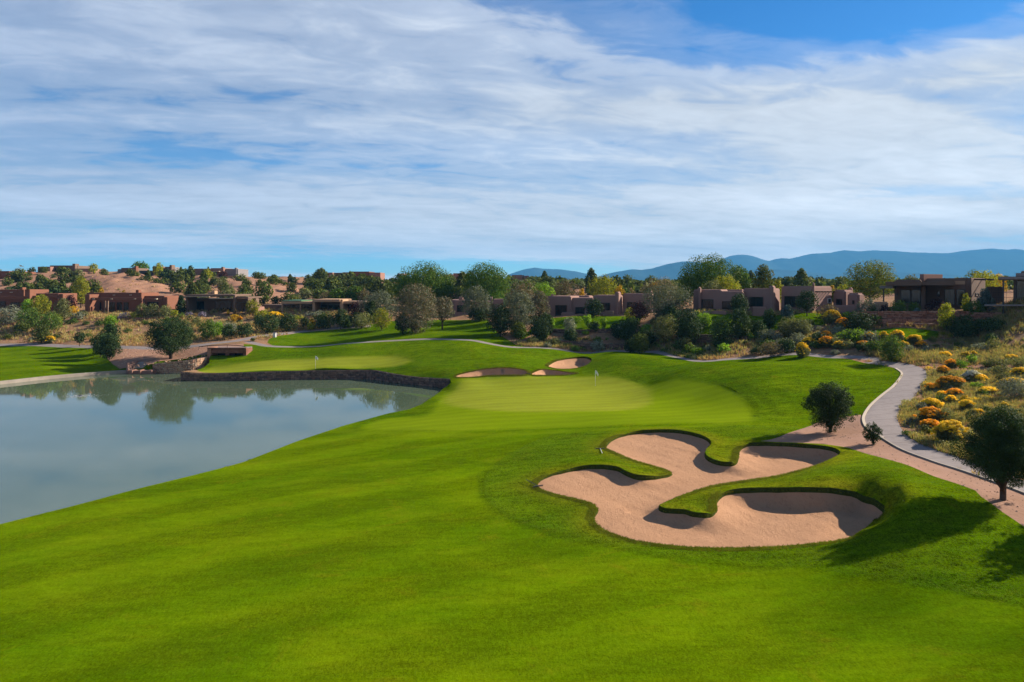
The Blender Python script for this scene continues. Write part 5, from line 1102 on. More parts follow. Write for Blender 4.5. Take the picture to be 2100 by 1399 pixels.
# --- two lumps by the spillway
T_ = [
 ('juniper', 224, 738, 684, 40, 'front clump of the twin juniper at the lawn corner beside the spillway', {}),
 ('juniper', 206, 728, 681, 36, 'left clump of the twin juniper behind the lawn corner', {'Y': 128}),
 ('juniper', 228, 712, 660, 36, 'upper juniper clump rising behind the twin juniper at the lawn corner', {'Y': 132}),
 ('bright', 226, 690, 645, 22, 'light green sapling topping the junipers near the spillway', {'Y': 138}),
 ('pinon', 163, 710, 680, 21, 'small piñon alone on the dry slope left of the spillway', {}),
 ('hill', 85, 704, 665, 34, 'rounded juniper on the far side of the left lawn', {}),
 ('hill', 45, 682, 658, 28, 'grey green bush on the slope under the left cluster', {}),
 ('bush', 62, 674, 633, 52, 'dark green bush in the middle of the left cluster', {}),
 ('bush', 104, 680, 640, 40, 'dark bush at the foot of the left cluster', {}),
 ('yellow', 82, 652, 604, 42, 'yellow green tree before the left adobe house', {}),
 ('bright', 56, 650, 612, 24, 'bright green narrow tree by the porch of the left adobe house', {}),
 ('oliveg', 128, 664, 608, 30, 'tall olive shrub right of the left cluster', {}),
 ('yellow', 118, 668, 645, 22, 'shrub with yellow tips low in the left cluster', {}),
 ('sage', 20, 666, 627, 46, 'pale grey feathery shrub at the left edge', {}),
 ('purple', 143, 650, 604, 24, 'purple leaved shrub between the two red houses', {'Y': 180}),
 ('yellow', 166, 635, 568, 38, 'tall yellow green tree behind the gap between the red houses', {'Y': 196}),
 ('gold', 150, 648, 628, 26, 'golden bush at the left end of the long red house', {'Y': 172}),
 ('sage', 160, 655, 641, 26, 'grey round shrub below the golden bush', {}),
 ('gold', 207, 612, 587, 14, 'small yellow tree on the slope behind the long red house', {'Y': 202}),
 ('gold', 254, 610, 591, 9, 'smaller yellow tree behind the roof of the long red house', {'Y': 202}),
 ('oliveg', 170, 652, 637, 22, 'olive shrub before the left pier of the red house', {}),
 ('lavender', 256, 655, 642, 26, 'lavender clump in the garden of the long red house', {}),
 ('yellow', 278, 654, 640, 28, 'yellow flowering bush before the long red house', {}),
 ('oliveg', 291, 652, 622, 26, 'left of the three fan shaped olive shrubs before the red house', {}),
 ('oliveg', 313, 652, 622, 24, 'middle of the three fan shaped olive shrubs before the red house', {}),
 ('oliveg', 339, 652, 626, 28, 'right of the three fan shaped olive shrubs, with purplish base', {}),
 ('yellow', 358, 650, 636, 18, 'small yellow bush right of the red house garden', {}),
 ('conifer', 371, 646, 604, 26, 'upright juniper between the red house and the brown modern house', {}),
 ('bright', 228, 660, 646, 26, 'light green shrub above the juniper by the spillway', {'Y': 160}),
 ('lavender', 388, 650, 640, 16, 'smaller lavender clump before the modern house', {}), ('lavender', 415, 650, 640, 18, 'lavender clump before the glass of the modern house', {}),
 ('gold', 481, 661, 645, 24, 'round orange flowering bush below the modern house', {}),
 ('gold', 468, 644, 634, 8, 'small round yellow topiary on the modern patio', {'Y': 170.8}), ('tan', 482, 642, 633, 7, 'small tan ornamental grass beside the patio post', {'Y': 170.8}), ('tan', 414, 642, 634, 6, 'small tan ornamental grass in front of the wide windows', {'Y': 170.8}),
 ('yellow', 518, 650, 614, 30, 'yellow green tree at the right corner of the modern house', {'Y': 171}),
 ('yellow', 538, 655, 637, 34, 'low gold green shrub beside the low brown wall', {}),
 ('bush', 425, 697, 655, 34, 'green bush right behind the big dark juniper', {}), ('bright', 447, 692, 658, 26, 'brighter green bush in the row above the path', {}),
 ('juniper', 467, 694, 665, 26, 'dark rounded juniper above the path fork', {}), ('juniper', 501, 691, 664, 34, 'wider juniper above the path fork', {}),
 ('oliveg', 404, 668, 650, 22, 'olive bush on the slope below the lavender', {}), ('sage', 440, 676, 658, 30, 'grey bush on the slope below the modern house', {}), ('sage', 470, 680, 661, 30, 'pale grey bush beneath the orange flowering bush', {}),
 ('juniper', 549, 684, 646, 46, 'first large dark juniper right of the path fork', {}), ('juniper', 530, 664, 647, 22, 'small dark juniper next to the low gold shrub', {'Y': 158}),
 ('juniper', 588, 680, 644, 40, 'second large dark juniper along the upper path', {}), ('juniper', 624, 673, 651, 24, 'small dark juniper in the row before the glass house', {}),
 ('juniper', 664, 675, 640, 46, 'broad dark juniper before the glass house', {}), ('pinon', 698, 677, 634, 36, 'dark piñon with a visible trunk left of the silver trees', {}),
 ('purple', 730, 662, 620, 34, 'dark purple leaved tree at the right end of the glass house', {'Y': 165}), ('yellow', 637, 678, 662, 18, 'small yellow bush in the row along the upper path', {}), ('tan', 609, 677, 664, 20, 'tan grassy bush between dark junipers', {}),
 ('sage', 575, 676, 660, 22, 'grey bush between the first two dark junipers', {}), ('yellow', 610, 660, 648, 30, 'yellow flowering shrub before the glass doors', {'Y': 165}), ('sage', 650, 652, 638, 36, 'pale purple grey brush before the glass house', {'Y': 168}),
 # silver trees in the middle
 ('olive', 778, 676, 598, 70, 'silver leaved tree above the yellowing bush, left of the russet one', {'Y': 163}), ('juniper', 760, 668, 613, 26, 'dark pointed juniper in front of the left silver tree', {'Y': 158}),
 ('oliveg', 742, 674, 642, 44, 'low grey green tree on the lawn edge', {}), ('yellow', 782, 678, 632, 46, 'yellowing small tree in front of the left silver tree', {'cover': .8}),
 ('mixed', 852, 684, 583, 86, 'big silver tree with a russet top over dark trunks', {}), ('juniper', 826, 686, 640, 30, 'dark low juniper under the big russet silver tree', {}), ('juniper', 850, 682, 645, 28, 'dark juniper beside the trunks under the russet tree', {}),
 ('mixed', 907, 676, 611, 50, 'smaller silver tree with thin trunk right of the russet one', {'cb': .3}), ('cotton', 868, 640, 547, 118, 'tall bright green cottonwood behind the russet silver tree', {'Y': 190}), ('cotton', 912, 640, 580, 54, 'lower right mass of the bright cottonwood pair', {'Y': 188}), ('cotton', 840, 640, 570, 50, 'lower left mass of the bright cottonwoods', {'Y': 191}),
 ('cotton', 997, 630, 545, 98, 'tall bright green cottonwood right of the peach house', {'Y': 190}),
 ('olive', 976, 664, 588, 62, 'silver tree in front of the tall right cottonwood', {'Y': 158}), ('juniper', 985, 668, 632, 46, 'dark juniper under the silver tree on the lawn', {'Y': 156}),
 ('juniper', 1026, 690, 622, 54, 'large black green juniper at the lawn corner', {}), ('olive', 1062, 682, 596, 66, 'large silver tree right of the black green juniper', {'Y': 136}), ('tan', 1072, 650, 580, 70, 'fading brownish tree behind the large silver tree', {'Y': 152}),
 ('mixed', 1105, 655, 596, 44, 'russet and grey tree left of the rosy house', {'Y': 146}), ('bright', 1112, 640, 578, 44, 'bright green tree behind the left end of the rosy house', {'Y': 168}), ('cotton', 1080, 640, 576, 40, 'green tree behind the fading brownish tree', {'Y': 175}),
 ('juniper', 1106, 698, 650, 46, 'dark juniper beside the shaded stone wall', {}), ('bright', 1133, 671, 652, 12, 'small clipped cone by the house doors', {}), ('sage', 1168, 689, 649, 26, 'silvery small tree below the double doors', {}),
 ('bright', 1184, 662, 650, 22, 'low bright bush on the lawn by the silvery tree', {}), ('vase', 1205, 671, 645, 19, 'left clipped vase shaped shrub on the sunny lawn', {}), ('vase', 1239, 675, 650, 18, 'right clipped vase shaped shrub on the sunny lawn', {}),
 ('juniper', 1218, 653, 613, 38, 'big round dark shrub hiding the middle of the rosy house', {'Y': 142}), ('yellow', 1291, 655, 631, 22, 'yellow green bush in front of the right window of the rosy house', {'Y': 138}),
 ('juniper', 1290, 702, 650, 46, 'dark tree below the yellow bush on the bank', {}), ('purple', 1312, 668, 618, 40, 'purple black tree left of the great silver tree', {'Y': 134}), ('olive', 1368, 678, 585, 92, 'great silver tree between the two rosy houses', {'Y': 132}),
 ('oliveg', 1366, 704, 646, 52, 'grey green tree on the bank below the great silver tree', {}), ('juniper', 1408, 706, 634, 58, 'large dark juniper on the bank left of the big rosy house', {}), ('gold', 1405, 718, 692, 30, 'dark bush dotted with gold flowers by the path', {'mat_': 'oliveg'}),
 ('tan', 1158, 620, 577, 56, 'fading fuzzy tree behind the left roof of the rosy house', {'Y': 175}), ('gold', 1193, 615, 588, 15, 'small orange tree above the rosy roof', {'Y': 170}), ('yellow', 1238, 615, 567, 70, 'wide golden green tree behind the rosy roof', {'Y': 185}),
 ('gold', 1270, 612, 584, 26, 'orange tree right of the rosy house chimney', {'Y': 178}), ('tan', 1292, 610, 590, 22, 'small brown tree behind the rosy roof', {'Y': 180}), ('tan', 1352, 615, 573, 76, 'wide tan and orange tree above the great silver tree', {'Y': 175}), ('gold', 1345, 612, 577, 34, 'orange crown above the great silver tree', {'Y': 178}),
 ('cotton', 1455, 640, 528, 112, 'tallest broad green tree behind the big rosy house', {'Y': 160}), ('cotton', 1515, 640, 542, 44, 'narrower green tree joined to the right of the tallest tree', {'Y': 162}), ('yellow', 1488, 615, 566, 66, 'yellowing tree above the roof of the big rosy house', {'Y': 152}), ('sage', 1460, 612, 575, 50, 'grey green tree just above the parapet', {'Y': 150, 'name': 'tree', 'cat': 'tree', 'mat_': 'oliveg'}),
 ('ash', 1565, 625, 541, 46, 'pointed green tree behind the middle chimney of the big house', {'Y': 160}), ('yellow', 1595, 615, 571, 28, 'yellow tree right of the pointed green tree', {'Y': 156}),
 ('ash', 1785, 640, 539, 104, 'broad round tree between the rosy house and the modern house', {'Y': 150}), ('hill', 1683, 592, 569, 16, 'small round tree on the mesa right of the chimney', {'Y': 300}), ('hill', 1722, 600, 568, 26, 'dark green tree left of the broad round tree', {'Y': 240}), ('yellow', 1728, 605, 583, 26, 'yellow green bush left of the broad round tree', {'Y': 200}), ('gold', 1707, 602, 583, 12, 'small orange tree behind the sunlit end of the big house', {'Y': 200}),
 ('olive', 1868, 590, 563, 40, 'pale feathery tree behind the flat roof', {'Y': 150}), ('yellow', 2020, 605, 556, 62, 'golden tree behind the right wall of the modern house', {'Y': 150}), ('gold', 2046, 600, 560, 34, 'orange tree at the left of the glass pavilion roof', {'Y': 155}), ('ash', 1996, 600, 553, 40, 'thin greenish tree behind the modern house', {'Y': 158, 'cover': .5}),
 # before the big rosy house
 ('juniper', 1518, 655, 601, 38, 'black round conifer against the wall of the big rosy house', {'Y': 125}), ('juniper', 1517, 700, 630, 42, 'dense dark juniper in front of the black conifer', {}), ('juniper', 1578, 676, 631, 28, 'narrow dark juniper on the lawn edge', {}),
 ('blue', 1615, 652, 625, 36, 'blue green rounded shrub by the chimney of the big house', {'name': 'bush', 'cat': 'shrub'}), ('pinon', 1655, 648, 596, 44, 'piñon tree standing against the beamed end wall', {}), ('bright', 1444, 672, 641, 32, 'bright green clipped hedge left of the juniper', {}),
 ('oliveg', 1479, 714, 650, 52, 'grey green open juniper at the path edge under the house', {'mat_': 'juniper', 'cover': .7}), ('oliveg', 1618, 694, 650, 44, 'tall olive shrub on the bank above the silver bushes', {}), ('oliveg', 1645, 690, 652, 36, 'rounded olive shrub right of the tall olive shrub', {}), ('sage', 1657, 683, 664, 24, 'small sage right of the olive shrubs', {}),
 ('sage', 1577, 700, 676, 46, 'wide silver shrub in the shade of the bank', {}), ('sage', 1636, 706, 683, 30, 'upright silver shrub left of the gold flowers', {}), ('juniper', 1556, 694, 655, 26, 'dark filler juniper behind the wide silver shrub', {}), ('oliveg', 1612, 712, 700, 26, 'low grey green shrub on the bank', {}), ('oliveg', 1544, 727, 715, 16, 'small round olive tuft on the red bank', {}),
 ('tan', 1581, 732, 703, 46, 'large tan seed headed bush on the red bank', {'name': 'bush', 'cat': 'shrub', 'mat_': 'tanleaf', 'cover': 1.5}), ('bush', 1755, 700, 676, 62, 'broad fresh green bush above the field', {'mat_': 'bright'}), ('bush', 1735, 672, 650, 30, 'green bush beside the end of the red terrace wall', {}),
 ('juniper', 1760, 668, 640, 56, 'spreading dark shrub covering the left end of the terrace wall', {'Y': 108}), ('sage', 1778, 640, 612, 38, 'grey shrub behind the spreading dark shrub', {'Y': 113}), ('oliveg', 1700, 640, 626, 40, 'pinkish grey ornamental grasses at the end wall', {'Y': 118, 'mat_': 'tanleaf'}),
 ('bush', 1843, 637, 616, 32, 'round dark bush before the left glass door of the modern house', {'Y': 112}), ('bush', 1873, 637, 620, 26, 'dark bush before the second glass door', {'Y': 112}), ('purple', 1920, 637, 614, 34, 'reddish round bush before the middle pier', {'Y': 111.5}), ('blue', 1880, 638, 629, 18, 'low blue green bush on the terrace edge', {'Y': 110.8, 'name': 'bush', 'cat': 'shrub'}), ('purple', 1815, 638, 624, 20, 'small reddish bush by the canopy post', {'Y': 112}),
 ('yellow', 1941, 672, 619, 34, 'yellow green sapling in front of the terrace wall', {'Y': 103}), ('yellow', 1981, 640, 598, 18, 'slim yellow topped sapling at the modern house corner', {'Y': 108}), ('blue', 2020, 626, 589, 42, 'blue spruce beside the glass pavilion', {'Y': 108}), ('bush', 1998, 640, 616, 36, 'dark arching shrub under the blue spruce', {'Y': 106}),
 ('juniper', 1975, 676, 648, 60, 'low spreading juniper against the terrace wall', {'Y': 101}), ('juniper', 2030, 672, 652, 60, 'low spreading juniper under the pavilion wall', {'Y': 99}), ('bush', 1790, 638, 628, 24, 'small green bush on the end of the terrace', {'Y': 112}),
 ('bush', 1828, 741, 688, 48, 'upright green bush where the path curves behind the lawn', {'cover': 1.2}), ('bush', 2032, 702, 684, 20, 'dark bush high in the shaded part of the field', {}), ('oliveg', 2036, 716, 695, 26, 'grey green bush below the dark bush in the field', {}), ('sage', 2010, 718, 704, 30, 'dark grey shrub at the edge of the hill shadow', {}),
 ('sage', 1864, 722, 708, 24, 'grey shrub right of the upright green bush', {}), ('sage', 1900, 722, 709, 18, 'bluish grey shrub alone in pink grass', {}), ('sage', 2080, 815, 776, 64, 'big grey leaved shrub at the right edge of the field', {}), ('oliveg', 2060, 782, 764, 30, 'brownish olive shrub in the flower field', {}),
 ('bright', 1971, 756, 739, 26, 'light green shrub beside the dark orange flowers', {}), ('bright', 1994, 745, 728, 22, 'bright green shrub behind the light green one', {}), ('bright', 2003, 796, 784, 26, 'green shrub in the middle of the flower field', {}), ('oliveg', 2040, 752, 735, 44, 'wide yellowish green shrub upper in the field', {}),
 ('oliveg', 2086, 752, 732, 50, 'wide olive green shrub at the upper right of the field', {}), ('oliveg', 2052, 768, 750, 40, 'olive green shrub in the middle right of the field', {}), ('oliveg', 1935, 868, 838, 40, 'olive grass shrub behind the biggest gold flowers', {}), ('oliveg', 2040, 868, 838, 46, 'straw green shrub left of the nearest juniper', {}),
 ('sage', 1890, 842, 826, 28, 'grey dried shrub by the outer path edge', {}), ('oliveg', 1985, 905, 880, 40, 'straw coloured brush below the large gold bush', {'mat_': 'scrubby'}),
]
nt = 0
for sp, px, base, top, w_, lab, kw in T_:
    plant(sp, px, base, top, w_, lab, **kw); nt += 1
print('trees', nt, round(time.time() - T0, 1))

# --- rabbitbrush: grey green dome with a crust of flowers
def chamisa(px, base, top, wpx, fl, label, Y=None, body='oliveg', fl_amt=1.0):
    rg = np.random.default_rng(int(px * 11 + base * 3)); x, y = G(px, base) if Y is None else at(px, Y); z = gz(x, y, False) - .05
    h = max(.5, zpy(top, y) - z); w_ = wpx / FPX * y
    root = empty('rabbitbrush', (x, y, z)); tag(root, label, 'shrub')
    n = int(6 + w_ * 4); a = rg.uniform(0, 6.283, n); d = np.sqrt(rg.random(n)) * .74
    hx = np.cos(a) * d * w_ / 2; hy = np.sin(a) * d * w_ * .45; hz = h * (1 - d ** 2.2 * .55) * rg.uniform(.86, 1.0, n); rr = w_ * .17 * rg.uniform(.8, 1.25, n)
    lf = max(.05, y * .0013)
    # stems and leaves
    ce = np.column_stack((hx * .85, hy * .85, hz * .5)); ra = np.column_stack((rr * 1.25, rr * 1.25, hz * .46))
    nl = int(min(9000, 5.5 * w_ * h / (lf * lf * .5))); V, F_ = leaves(ce, ra, nl, lf * 1.9, lf * .6, rg, shell=.4)
    link('foliage', mesh_np('foliage', V, F_), L[body], root)
    # flower heads: small flattish clusters on top
    m_ = int(n * 7 * fl_amt); k = rg.integers(0, n, m_); fx = hx[k] + rg.normal(0, .5, m_) * rr[k]; fy = hy[k] + rg.normal(0, .5, m_) * rr[k]
    dd = np.clip(np.hypot(fx / (w_ / 2), fy / (w_ * .45)), 0, 1.1); fz = h * (1.0 - dd ** 2.2 * .55) + rg.normal(0, .04, m_) * h
    fr = rg.uniform(.06, .13, m_) * (1 + .25 * w_)
    nf = int(min(9000, 3.2 * w_ * w_ * fl_amt / (lf * lf * .45))); V, F_ = leaves(np.column_stack((fx, fy, fz)), np.column_stack((fr, fr, fr * .6)), max(80, nf), lf * 1.1, lf * .9, rg, shell=.3, up=1.0)
    link('flowers', mesh_np('flowers', V, F_), L[fl], root)
    return root
CH = [(1938,734,722,26,'goldf','flat gold bush high in the field, leftmost of its row'), (1980,736,723,20,'goldf','gold bush in the middle of the high row'), (1997,732,720,12,'goldf','tiny gold bush at the right of the high row'),
 (1949,757,738,27,'orangef','dark orange rounded bush beside the light green shrub'), (1935,768,751,30,'orangef','orange tipped dark bush nearest the bend of the path'), (1994,783,761,40,'whitef','white flowering bush in the field'), (2012,784,769,26,'goldf','gold bush touching the white flowering bush'),
 (1950,797,773,62,'orangef','widest orange bush in the field with dark hollows'), (1911,801,786,32,'orangef','orange bush overhanging the outer bend of the path'), (1957,812,798,32,'orangef','low orange bush under the widest orange one'), (2028,806,795,38,'goldf','flat golden bush in the middle right of the field'),
 (2082,792,776,60,'goldf','wide gold bush by the grey leaved shrub'), (2092,772,755,32,'goldf','dome shaped gold bush at the right frame edge'), (1912,838,819,48,'goldf','golden bush beside the path above the orange one'), (1950,828,812,24,'goldf','small gold bush right of the path side golden bush'), (1981,826,813,24,'goldf','small gold bush in the centre of the lower field'),
 (1984,842,822,38,'goldf','gold bush with grey stems in the lower field'), (1910,866,838,66,'orangef','big orange bush on the path edge'), (2006,852,839,22,'goldf','gold tuft left of the nearest juniper top'), (2020,860,847,22,'orangef','orange tuft beside the nearest juniper top'), (2060,836,827,14,'goldf','small gold tuft above the nearest juniper'),
 (1953,905,865,72,'goldf','largest gold bush at the lower end of the field'), (1908,882,862,46,'orangef','orange and gold bush between the two big ones at the path'), (1932,812,803,22,'goldf','thin gold tuft below the path bend orange bush'),
 (1646,733,704,31,'goldf','round gold topped bush on the red bank'), (1696,712,691,38,'orangef','orange bush on the bank below the lawn end'), (1660,710,693,34,'goldf','gold and green bush left of the orange bank bush'), (1693,697,680,27,'orangef','small orange bush higher on the bank'), (1728,682,653,36,'orangef','orange flowering bush under the terrace wall end'),
 (1706,664,637,38,'goldf','gold flowering bush at the edge of the sunny lawn'), (1783,702,683,28,'goldf','yellow bush right of the broad fresh green bush'), (1840,700,678,28,'goldf','gold bush above the upright green bush'), (1876,706,688,38,'goldf','yellow bush below the shaded grass'), (1812,698,680,20,'goldf','thin gold bush between green ones'), (1720,716,700,26,'goldf','pale gold bush low on the bank'),
 (1850,712,700,26,'goldf','flat gold bush behind the upright green bush'), (1890,712,700,24,'orangef','rusty gold bush on the pink grass edge'), (102,704,690,22,'goldf','low gold bush on the slope right of the lawn juniper'), (492,664,650,14,'orangef','tiny orange bush next to the round orange one'), (640,676,655,16,'goldf','gold brush between the row junipers'), (563,652,640,34,'goldf','gold brush below the low brown wall'), (1770,712,700,30,'orangef','burnt orange bush in the dry grass'),
 (2075,740,728,26,'goldf','pale gold bush high at the right of the field'), (2055,852,840,26,'goldf','gold bush just behind the top of the nearest juniper')]
for px, base, top, w_, fl, lab in CH: chamisa(px, base, top, w_, fl, lab)
print('brush', round(time.time() - T0, 1))

# --- junipers scattered over the hills: a few crowns, copied
rg = np.random.default_rng(5); protos = []
def hill_proto(sp, asp, seed, mt):
    rg = np.random.default_rng(seed); me, ce = crown_mesh(sp, 3.4, 3.4 * asp, .34, rg, nmax=1500, k=1.2)
    me.materials.append(L[mt]); mb = trunk_mesh(ce, 3.4, 3.4 * asp, .05, rg, .12); tm = bpy.data.meshes.new('trunk'); tm.from_pydata(mb.v, [], mb.f); tm.materials.append(M['barkd'])
    return me, tm
for k, (sp, asp, mt) in enumerate((('hill', .95, 'hill'), ('hill', .8, 'hill'), ('hill', 1.1, 'hill'), ('hillcone', 1.35, 'hill'), ('hill', .9, 'oliveg'), ('hill', .85, 'juniper'))): protos.append(hill_proto(sp, asp, 60 + k, mt))
BARE = [[(165, 583), (250, 574), (330, 588), (372, 612), (372, 632), (190, 632), (180, 600)], [(420, 592), (470, 582), (500, 592), (560, 584), (618, 590), (630, 612), (590, 626), (520, 626), (500, 606), (420, 604)]]
nh = 0; used = []
def hill_tree(x, y, s, k, px):
    global nh
    me, tm = protos[k]; o = bpy.data.objects.new('juniper_tree', None); C.objects.link(o); o.location = (x, y, gz(x, y) - .15); o.rotation_euler = (0, 0, random.random() * 6.28); o.scale = (s, s, s * random.uniform(.85, 1.15))
    if y < 340: tag(o, 'round dark juniper scattered on the hillside behind the houses', 'tree', 'junipers scattered over the hills')
    else: tag(o, 'small dark juniper on the mesa behind the houses', 'tree', 'junipers on the far mesa')
    c = bpy.data.objects.new('crown', me); C.objects.link(c); c.parent = o
    if y < 260: c = bpy.data.objects.new('trunk', tm); C.objects.link(c); c.parent = o
    nh += 1
tries = 0
while nh < 285 and tries < 9000:
    tries += 1
    px = random.uniform(-15, 1150) if random.random() > .2 else random.uniform(1100, 1700); py = random.uniform(553, 640) if px < 640 else random.uniform(570, 640)
    x, y = G(px, py, 204)
    if px > 1150: y = random.uniform(200, 330); x = at(px, y)[0]
    if y > 380 or y < 204: continue
    d = 1.0
    if inpoly([(px, py)], BARE[0])[0] or inpoly([(px, py)], BARE[1])[0]: d = .05
    if random.random() > d: continue
    s = random.uniform(.8, 1.9) * (1.15 if px > 640 else 1)
    if any((x-a)**2 + (y-b)**2 < (1.5*(s+t))**2 * .55 for a, b, t in used): continue
    if any(abs(px - c) < w_ and y > yy - 22 and y < yy + 16 for c, w_, yy in ((10, 30, 285), (130, 56, 305), (300, 56, 292), (442, 46, 300), (722, 60, 335))) and random.random() < .55: continue
    used.append((x, y, s)); hill_tree(x, y, s, random.choice((0, 0, 1, 1, 2, 3, 4, 5)), px)
print('hill trees', nh, tries)
HT = [('hillcone', 371, 592, 545, 13, 'slim conifer on the ridge right of the dark modern ridge house', 285), ('hillcone', 388, 592, 550, 16, 'slim conifer beside the tallest one on the ridge', 288), ('hill', 66, 570, 548, 16, 'round juniper at the left end of the long ridge house', 298), ('yellow', 192, 570, 540, 20, 'yellow green tree at the right end of the long ridge house', 296),
 ('bare', 42, 570, 540, 18, 'bare pinkish tree on the ridge at far left', 292), ('yellow', 325, 575, 538, 23, 'yellow green tree before the tower block of the ridge house', 284), ('cotton', 288, 562, 538, 34, 'feathery light tree on the ridge above the flat porch', 310), ('hill', 300, 590, 566, 30, 'large round juniper at the top of the bare slope', 262), ('hill', 330, 590, 570, 34, 'wide juniper right of the one topping the bare slope', 262),
 ('hillcone', 427, 565, 545, 8, 'tiny pointed tree above the red brown ridge house', 318), ('yellow', 425, 580, 552, 22, 'olive yellow juniper in front of the red brown ridge house', 282), ('purple', 458, 570, 556, 18, 'purple shrub by the red brown ridge house', 292), ('hill', 535, 582, 560, 26, 'round juniper on the ridge right of the red brown house', 290), ('hill', 562, 585, 564, 22, 'round juniper crowning the second bare mound', 265),
 ('oliveg', 455, 600, 568, 26, 'grey green bush hanging on the slope above the modern house', 255), ('hill', 420, 605, 583, 32, 'wide juniper behind the roof of the modern house', 235), ('hill', 463, 606, 580, 30, 'juniper right behind the chimneys of the modern house', 232), ('hill', 545, 604, 592, 20, 'low juniper on the bare mound', 250), ('hill', 584, 590, 578, 14, 'small juniper on the right shoulder of the bare mound', 262),
 ('hill', 700, 612, 588, 40, 'dense juniper left of the first silver tree, on the slope', 240), ('hill', 740, 614, 590, 40, 'dense juniper on the slope behind the glass house', 240), ('hill', 650, 612, 592, 34, 'dense juniper at the foot of the middle slope', 235), ('hillcone', 612, 590, 572, 12, 'pointed juniper on the saddle between hills', 300)]
for sp, px, base, top, w_, lab, Y in HT: plant(sp, px, base, top, w_, lab, Y=Y, name='juniper_tree' if sp.startswith('hill') else 'tree')

# --- filler shrubs on the banks: countable but alike
def bank_shrubs(n, box, avoid, kinds, label, group, smin, smax):
    pm = []
    for k, (sp, asp, mt) in enumerate(kinds):
        rg = np.random.default_rng(200 + k + len(label)); me, ce = crown_mesh(sp, 2.0, 2.0 * asp, .17, rg, nmax=1600, k=1.1); me.materials.append(L[mt]); pm.append(me)
    c_ = 0; t_ = 0
    while c_ < n and t_ < 4000:
        t_ += 1; px = random.uniform(*box[:2]); py = random.uniform(*box[2:4]); x, y = G(px, py, 40 if box[0] > 1700 else 95)
        if y < (40 if box[0] > 1700 else 95) or y > 200 or any(inpoly([(x, y)], q)[0] for q in avoid): continue
        s = random.uniform(smin, smax); o = bpy.data.objects.new('bush', None); C.objects.link(o); o.location = (x, y, gz(x, y) - .1); o.scale = (s, s, s * random.uniform(.75, 1.1)); o.rotation_euler = (0, 0, random.random() * 6.28)
        tag(o, label, 'shrub', group); c = bpy.data.objects.new('foliage', random.choice(pm)); C.objects.link(c); c.parent = o; c_ += 1
def belt(n, spots, kinds, label, group, seed):
    rr = random.Random(seed); pm = []
    for k, (sp, asp, mt) in enumerate(kinds):
        rg = np.random.default_rng(300 + k + seed); me, ce = crown_mesh(sp, 4.0, 4.0 * asp, .26, rg, nmax=3600, k=1.15); me.materials.append(L[mt])
        mb = trunk_mesh(ce, 4.0, 4.0 * asp, .05, rg, .12); tm = bpy.data.meshes.new('trunk'); tm.from_pydata(mb.v, [], mb.f); tm.materials.append(M['barkd']); pm.append((me, tm))
    for k in range(n):
        px0, px1, y0, y1, s0, s1 = spots[k % len(spots)]; Y = rr.uniform(y0, y1); x, y = at(rr.uniform(px0, px1), Y); s = rr.uniform(s0, s1); me, tm = rr.choice(pm)
        o = bpy.data.objects.new('tree', None); C.objects.link(o); o.location = (x, y, gz(x, y, False) - .1); o.scale = (s, s, s * rr.uniform(.85, 1.15)); o.rotation_euler = (0, 0, rr.random() * 6.28); tag(o, label, 'tree', group)
        for nm, m_ in (('crown', me), ('trunk', tm)): c = bpy.data.objects.new(nm, m_); C.objects.link(c); c.parent = o
belt(34, [(900, 1120, 176, 205, 1.0, 1.7), (1120, 1420, 162, 200, .9, 1.5), (1420, 1760, 160, 200, .8, 1.3), (640, 900, 190, 205, 1.1, 1.8)], (('juniper', .9, 'hill'), ('ash', .95, 'ash'), ('juniper', .8, 'juniper'), ('tan', .85, 'tanleaf'), ('cotton', .95, 'cotton')), 'rounded tree in the dense belt right behind the houses', 'trees massed behind the houses', 3)
belt(26, [(1060, 1130, 128, 140, .5, .9), (1290, 1420, 116, 130, .5, 1.0), (700, 760, 152, 162, .6, 1.0), (1440, 1640, 108, 119, .4, .75)], (('juniper', .85, 'juniper'), ('bush', .8, 'bush'), ('juniper', .9, 'hill'), ('olive', .9, 'olive')), 'dark bushy tree in the thick planting in front of the houses', 'trees massed in front of the houses', 4)
AV = [LAWN0, LAWN1, LAWN2, LAWN3, LAWN4, PATH0, PATH1, PATH2, LAKE, DIRT0, DIRT1]
bank_shrubs(75, (1060, 1800, 655, 728), AV, (('hill', .8, 'juniper'), ('bush', .7, 'bush'), ('sage', .7, 'sage'), ('oliveg', .7, 'oliveg'), ('bush', .6, 'bright')), 'rounded shrub among many on the bank between the path and the rosy houses', 'shrubs filling the bank below the houses', .6, 1.5)
bank_shrubs(70, (-20, 760, 646, 702), AV, (('hill', .8, 'hill'), ('bush', .7, 'bush'), ('sage', .7, 'sage'), ('oliveg', .7, 'oliveg'), ('tan', .6, 'tanleaf'), ('yellow', .6, 'yellow')), 'rounded shrub among many on the slope below the red and brown houses', 'shrubs dotting the slope below the left houses', .5, 1.2)
bank_shrubs(190, (1780, 2130, 672, 925), AV, (('oliveg', .5, 'scrubby'), ('yellow', .45, 'goldf'), ('oliveg', .55, 'oliveg'), ('bush', .6, 'bush'), ('sage', .6, 'sage'), ('oliveg', .6, 'oliveg'), ('oliveg', .5, 'scrubby'), ('yellow', .5, 'yellow')), 'rounded shrub among many in the wild field right of the path', 'small shrubs of the wild field', .25, .7)

